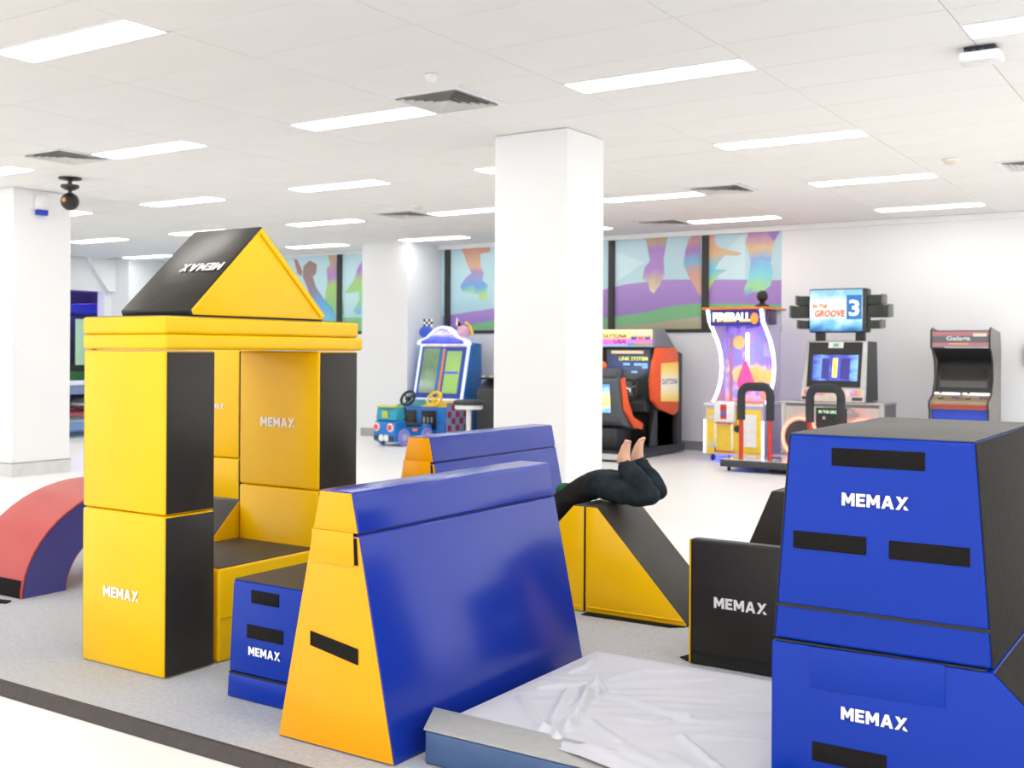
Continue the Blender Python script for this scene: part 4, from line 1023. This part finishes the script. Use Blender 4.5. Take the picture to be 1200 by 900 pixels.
# bucket seats (seen from behind)
SHELL = mat('seat_shell', (86, 92, 96), .45); POST = grad('seat_poster', [(0, (110, 170, 230)), (.3, (246, 210, 110)), (.55, (250, 230, 160)), (.8, (150, 200, 240)), (1, (90, 140, 220))], 2, .3, .5, .5, 3)
for xc in (-.33, .52):
    st = prism('seat', [(-.80, .50), (-.74, .44), (-.36, .36), (-.28, .42), (-.34, .48), (-.62, .56), (-.78, 1.06), (-.86, 1.06), (-.90, 1.02)], 'X', xc - .27, xc + .27, SHELL, t, bevel=.02, seg=3)
    box('seat_base', (xc - .2, -.78, .125), (xc + .2, -.36, .40), BLKPL, t, bevel=.02)
    for s in (-1, 1):
        a, b = sorted((xc + s * .272, xc + s * .31))
        prism('seat_trim', [(-.84, 1.02), (-.76, .64), (-.50, .40), (-.26, .36), (-.24, .44), (-.52, .54), (-.66, .74), (-.76, 1.05)], 'X', a, b, ORW, st, bevel=.01)
    box('headrest', (xc - .20, -.90, 1.04), (xc + .26, -.76, 1.16), mat('headrest_grey', (78, 84, 92), .5), st, bevel=.03, seg=3)
    ball('head_pad', (xc - .02, -.83, 1.19), .10, .06, .07, mat('pad_orange', (250, 120, 30), .5), st, 14)
    slab('seat_poster', [V(xc - .2, -.862, .60), V(xc + .16, -.862, .60), V(xc + .16, -.90, .96), V(xc - .2, -.90, .96)], .008, POST, st, off=.002)

# ---------------------------------------------------------------- kids racing cabinet
t = thing('arcade_kids_racer', 'blue and white kids racing cabinet with an arched glowing sign and two steering wheels', 'arcade game', (-10.22, 13.35, 0), local=True)
CB_ = mat('racer_blue', (30, 120, 206), .35); DKB = mat('racer_deep', (40, 70, 170), .35)
LEDC = glow('led_cyan', (196, 208, 250), .55)
prism('side_body', [(.02, .03), (.02, .55), (.22, .62), (.42, 1.50), (.70, 1.48), (.72, .03)], 'X', -.46, .46, CB_, t, bevel=.008)
# leaning face
f0, fU = V(-.47, .20, .62), V(0, .20, .86).normalized()
def onf(a, b, c, d, off, th, name, material, par): return slab(name, quad_at(f0, X_, fU, a, b, c, d), th, material, par, off=off)
fr_ = onf(.0, .94, .0, .90, .0, .02, 'screen_frame', LEDC, t)
onf(.045, .895, .02, .83, .0205, .004, 'screen_bezel', DKB, fr_)
S1 = grad('racer_screen_a', [(0, (120, 150, 130)), (.3, (132, 160, 130)), (.6, (110, 140, 110)), (1, (130, 156, 120))], 2, .1, .12, .8, 4)
S2 = grad('racer_screen_b', [(0, (150, 196, 110)), (.5, (160, 200, 110)), (1, (150, 190, 120))], 2, .1, .15, .6, 4)
onf(.09, .40, .10, .80, .025, .002, 'screen', S1, fr_)
onf(.54, .82, .10, .76, .025, .002, 'screen', S2, fr_)
onf(.46, .50, .06, .80, .025, .003, 'divider', mat('racer_orange', (236, 150, 70), .4), fr_)
onf(.41, .455, .06, .80, .025, .003, 'divider', CB_, fr_)
onf(.55, .80, .40, .44, .0275, .001, 'screen_bar', mat('bar_violet', (90, 90, 200), .4, emit=.3), fr_)
for x in (.08, .50):
    lp = onf(x, x + .36, .835, .905, .0205, .012, 'lamp_bar', mat('lamp_amber', (250, 196, 40), .4, emit=.2), fr_)
    for k, c in enumerate(((190, 50, 40), (240, 240, 230)) if x < .3 else ((246, 120, 70), (50, 160, 90))):
        cc = f0 + X_ * (x + .08 + .16 * k) + fU * .87 + X_.cross(fU) * .034
        ball('lamp', cc, .028, .012, .028, mat('lamp_c%d%d' % (int(x * 100), k), c, .3, emit=.3), lp, 12)
# arched sign
prof = [(-.50, 1.46), (-.48, 1.52), (-.32, 1.58), (-.20, 1.68), (-.10, 1.735), (0, 1.75), (.10, 1.735), (.20, 1.68), (.32, 1.58), (.48, 1.52), (.50, 1.46)]
sg = prism('arched_sign', prof, 'Y', .30, .40, LEDC, t, bevel=.01)
SIG = grad('sign_art', [(0, (50, 60, 206)), (.4, (110, 120, 230)), (.7, (226, 216, 246)), (1, (90, 90, 220))], 2, .3, .25, .6, 4)
slab('sign_art', [V(x * .82, .299, 1.475 + (z - 1.46) * .80) for x, z in prof], .003, SIG, sg, flip=False)
# topper ornaments: generic toy car lumps and flags
tp = ball('topper_car', (-.36, .36, 1.66), .13, .06, .10, mat('topper_blue', (50, 90, 210), .4), t, 14)
for i in range(4):
    for j in range(3): box('flag_square', (-.40 + .045 * i, .345, 1.74 + .04 * j), (-.355 + .045 * i, .355, 1.78 + .04 * j), WHITEPL if (i + j) % 2 else BLKPL, tp)
tp = ball('topper_car', (.36, .36, 1.66), .12, .06, .10, mat('topper_pink', (226, 180, 210), .4), t, 14)
for k in range(5): slab('topper_fin', [V(.22 + .03 * k, .35, 1.64 + .03 * (4 - k)), V(.34 + .03 * k, .35, 1.66 + .02 * (4 - k)), V(.24 + .03 * k, .35, 1.72 + .04 * (4 - k))], .006, mat('fin_pink', (240, 170, 200), .4) if k % 2 else WHITEPL, tp)
tube('topper_arc', [(.36 + .16 * math.cos(a), .37, 1.60 + .20 * math.sin(a)) for a in [k * .2 for k in range(8)]], .022, mat('arc_yellow', (246, 206, 80), .4), tp, 8)
# deck with wheels
prism('deck', [(-.22, .30), (-.22, .53), (.20, .615), (.20, .30)], 'X', -.48, .46, CB_, t, bevel=.01)
dt = slab('deck_top', [V(.0, -.222, .535), V(.45, -.222, .535), V(.45, .19, .618), V(.0, .19, .618)], .006, mat('deck_yellow', (246, 206, 60), .4), t)
slab('deck_top', [V(-.47, -.222, .535), V(.0, -.222, .535), V(.0, .19, .618), V(-.47, .19, .618)], .006, mat('deck_teal', (70, 150, 160), .4), t)
for x, c in ((-.30, BLKPL), (.20, mat('wheel_yellow', (246, 210, 40), .4))):
    wh = tube('steering_wheel', [(x + .12 * math.cos(a), -.15 + .06 * math.sin(a), .65 + .10 * math.sin(a)) for a in [2 * math.pi * k / 20 for k in range(20)]], .022, c, t, 8, closed=True)
    ball('wheel_hub', (x, -.15, .64), .05, .04, .04, c, t, 10)
    for a in (.6, 2.5, 4.7): tube('wheel_spoke', [(x, -.15, .64), (x + .11 * math.cos(a), -.15 + .05 * math.sin(a), .65 + .09 * math.sin(a))], .013, c, t, 6)
box('lower_front', (-.46, -.12, .03), (.44, .02, .31), CB_, t)
for x in (-.36, .02): box('coin_door', (x, -.232, .20), (x + .28, -.222, .48), BLKPL, t, bevel=.004)
box('deck_front', (-.47, -.22, .05), (.45, -.12, .30), mat('racer_front', (36, 110, 196), .35), t, bevel=.006)
for k in range(3): box('coin_slot', (.06 + .07 * k, -.238, .30), (.09 + .07 * k, -.232, .38), SILVER, t)
# checker side
sdp = box('checker_panel', (.462, -.20, .05), (.47, .45, .60), mat('checker_blue', (150, 170, 216), .4), t)
for i in range(6):
    for j in range(5):
        if (i + j) % 2: box('checker_square', (.4702, -.18 + .1 * i, .08 + .1 * j), (.472, -.09 + .1 * i, .17 + .1 * j), mat('checker_red', (176, 56, 70), .4), sdp)

# ride-on car in front
t = thing('ride_on_car', 'small blue ride-on toy car with red headlights beside the kids racing cabinet', 'toy car', (-10.24, 12.30, 0), local=True, rotz=math.radians(-6))
prism('car_body', [(0, .06), (.0, .30), (.03, .36), (.22, .38), (.26, .26), (.62, .26), (.68, .30), (.78, .28), (.80, .06)], 'X', -.22, .22, CB_, t, bevel=.03, seg=3)
prism('windscreen', [(.03, .365), (.05, .53), (.09, .56), (.22, .54), (.24, .38)], 'X', -.20, .20, mat('car_teal', (50, 160, 190), .4), t, bevel=.02, seg=3)
box('roof_trim', (-.19, .03, .545), (.19, .20, .575), mat('lime_trim', (190, 210, 90), .4), t, bevel=.01)
box('bonnet_badge', (-.06, .018, .40), (.06, .03, .50), mat('badge_lime', (196, 206, 80), .4), t, bevel=.005)
for x in (-.14, .14):
    lathe('headlight', [(.062, 0), (.062, -.015), (.05, -.02)], (x, .0, .27), WHITEPL, t, 14, 'Y')
    lathe('headlight_lens', [(.042, -.02), (.042, -.028), (.0, -.03)], (x, .0, .27), mat('lens_red', (220, 70, 50), .3, emit=.3), t, 14, 'Y')
for x in (-.04, .06): lathe('bumper_eye', [(.05, 0), (.05, -.012), (.0, -.02)], (x, -.005, .115), WHITEPL, t, 12, 'Y')
box('bumper', (-.20, -.012, .085), (.20, .004, .15), DKGREY, t, bevel=.01)
box('seat', (-.18, .27, .262), (.18, .62, .31), DKGREY, t, bevel=.02)
box('seat_back', (-.18, .23, .30), (.18, .27, .55), BLKPL, t, bevel=.01)
box('side_badge', (.218, .36, .20), (.226, .46, .24), mat('badge_red', (230, 130, 110), .4, emit=.2), t)
for y in (.19, .66):
    for s in (-1, 1):
        w_ = lathe('wheel', [(.115, -.02), (.125, 0), (.115, .02)], (s * .215, y, .126), mat('wheel_lilac', (150, 150, 226), .4), t, 18, 'X')
        lathe('hub_cap', [(.05, -.01), (.05, .024), (.0, .026)] if s > 0 else [(.0, -.026), (.05, -.024), (.05, .01)], (s * .215, y, .126), mat('hub_pale', (196, 196, 240), .4), w_, 12, 'X')

# stool
p = V(-8.93, 12.55, 0)
t = thing('bar_stool', 'round grey-topped stool on a white post beside the kids racing cabinet', 'stool', p, local=True)
lathe('seat', [(.20, 0), (.215, .015), (.215, .05), (.19, .07), (.0, .075)], (0, 0, .62), DKGREY, t, 24)
lathe('seat_rim', [(.17, -.06), (.195, -.05), (.195, -.002)], (0, 0, .62), WHITEPL, t, 24)
tube('post', [(0, 0, .03), (0, 0, .57)], .035, WHITEPL, t, 12)
lathe('foot', [(.19, 0), (.19, .015), (.06, .03), (.035, .05)], (0, 0, .001), WHITEPL, t, 24)

# dark machine half hidden behind the column
t = thing('arcade_cabinet', 'dark grey arcade machine half hidden behind the square column', 'arcade game', (-9.08, 13.45, 0), local=True)
prism('body', [(0, .03), (0, .80), (.15, .90), (.25, .95), (.75, .95), (.75, .03)], 'X', -.34, .35, DKGREY, t, bevel=.01)
box('deck', (-.33, .02, .952), (.34, .5, .985), BLKPL, t, bevel=.008)
for k in range(4): ball('button', (-.26 + .07 * k, .06 + .05 * (k % 2), .99), .03, .03, .016, mat('button_lemon', (236, 220, 70), .4) if k % 2 else WHITEPL, t, 10)
prism('hood', [(.18, 1.20), (.10, 1.30), (.14, 1.52), (.40, 1.55), (.60, .985), (.50, .985), (.36, 1.18)], 'X', -.12, .35, BLKPL, t, bevel=.02)
# wall box at the right edge
p = ony(1201, 415, YW - .03)
t = thing('wall_box', 'small dark box fixed to the white wall beside the upright cabinet', 'box', (p.x + .1, YW, p.z), local=True)
box('housing', (-.1, -.08, -.14), (.1, -.001, .13), DKGREY, t, bevel=.008)
box('faceplate', (-.08, -.084, -.11), (.08, -.08, .10), BLKPL, t)

# ================================================================== DIM CORNER BY THE OPENING
tag(box('blue_rug', (-18.05, 9.0, .001), (-14.95, 13.25, .008), mat('blue_rug', (120, 160, 200), .9, var=.1, scale=30)), 'pale blue floor mat under the folding table by the opening', 'rug')
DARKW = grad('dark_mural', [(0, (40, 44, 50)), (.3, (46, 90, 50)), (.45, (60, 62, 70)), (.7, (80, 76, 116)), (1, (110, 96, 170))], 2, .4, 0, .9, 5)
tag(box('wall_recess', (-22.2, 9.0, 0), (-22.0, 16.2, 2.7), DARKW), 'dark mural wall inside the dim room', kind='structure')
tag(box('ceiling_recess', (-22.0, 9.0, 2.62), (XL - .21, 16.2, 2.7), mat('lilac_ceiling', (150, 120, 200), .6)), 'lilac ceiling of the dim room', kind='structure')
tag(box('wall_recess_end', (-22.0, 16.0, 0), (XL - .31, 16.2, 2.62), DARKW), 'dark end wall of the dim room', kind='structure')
tag(box('ceiling_light', (-20.6, 12.5, 2.60), (-19.0, 14.5, 2.615), mat('lilac_fill', (190, 170, 255), .5, emit=5, emit_rgb=(190, 160, 255))), 'added lilac fill panel brightening the dim room', 'light')  # fill glow added under this ceiling to lift the dark interior
# mural figure board
t = thing('climbing_tower', 'dark climbing tower with a blue canopy inside the dim room', 'climbing tower', (-19.35, 13.75, 0), local=True)
for x, y in ((-.7, -.9), (-.7, .8), (.5, -.9), (.5, .8)): tube('post', [(x, y, .0), (x, y, 2.2)], .05, mat('frame_slate', (46, 50, 58), .5), t, 10)
prism('canopy', [(-1.1, 2.05), (-.95, 2.2), (.9, 2.3), (1.05, 2.05)], 'X', -.85, .6, mat('canopy_blue', (44, 64, 190), .4), t, bevel=.02)
box('deck', (-.8, -1.0, .95), (.55, .9, 1.02), mat('frame_deck', (60, 62, 66), .5), t)
box('green_panel', (.52, -.85, .55), (.56, .75, .93), mat('frame_green', (52, 120, 60), .5), t, bevel=.01)
box('bright_panel', (.30, -.25, 1.05), (.33, .1, 1.95), mat('pale_pane', (170, 206, 170), .3, emit=.35), t)
ball('brown_drum', (.55, .25, .75), .08, .28, .24, mat('drum_brown', (122, 70, 56), .5), t, 16)
ball('grey_ball', (.40, .35, 1.45), .16, .2, .2, mat('ball_grey', (86, 84, 92), .5), t, 14)
ball('white_ball', (.45, .12, 1.22), .12, .13, .13, WHITEPL, t, 14)
p = ony(119, 365, 15.95)
tag(ball('oval_panel', (p.x, 15.96, p.z - .1), .22, .03, .62, mat('mirror_green', (46, 84, 54), .2)), 'tall oval dark green panel on the end wall of the dim room', 'panel')
# table on castors
tp = onz(79, 511, .0)
t = thing('table_tennis_table', 'folding games table with pale top on castors by the opening', 'games table', (-15.6, 11.0, .008), local=True)
box('top', (-.6, -.75, .80), (.75, .8, .83), mat('table_white', (222, 226, 232), .4), t, bevel=.006)
box('apron', (-.58, -.73, .66), (.73, .78, .80), mat('apron_blue', (120, 140, 180), .4), t, bevel=.004)
box('tray', (-.5, -.6, .34), (.6, .65, .38), mat('tray_red', (170, 50, 54), .5), t)
ball('silver_bag', (.25, .1, .48), .25, .25, .12, SILVER, t, 14)
for y in (-.55, .6):
    tube('leg', [(.1, y, .10), (.1, y, .66)], .035, BLKPL, t, 8)
    tube('foot_bar', [(-.45, y, .10), (.65, y, .10)], .03, BLKPL, t, 8)
    for x in (-.45, .65): lathe('caster', [(.04, -.018), (.05, 0), (.04, .018)], (x, y, .051), SILVER, t, 12, 'Y')
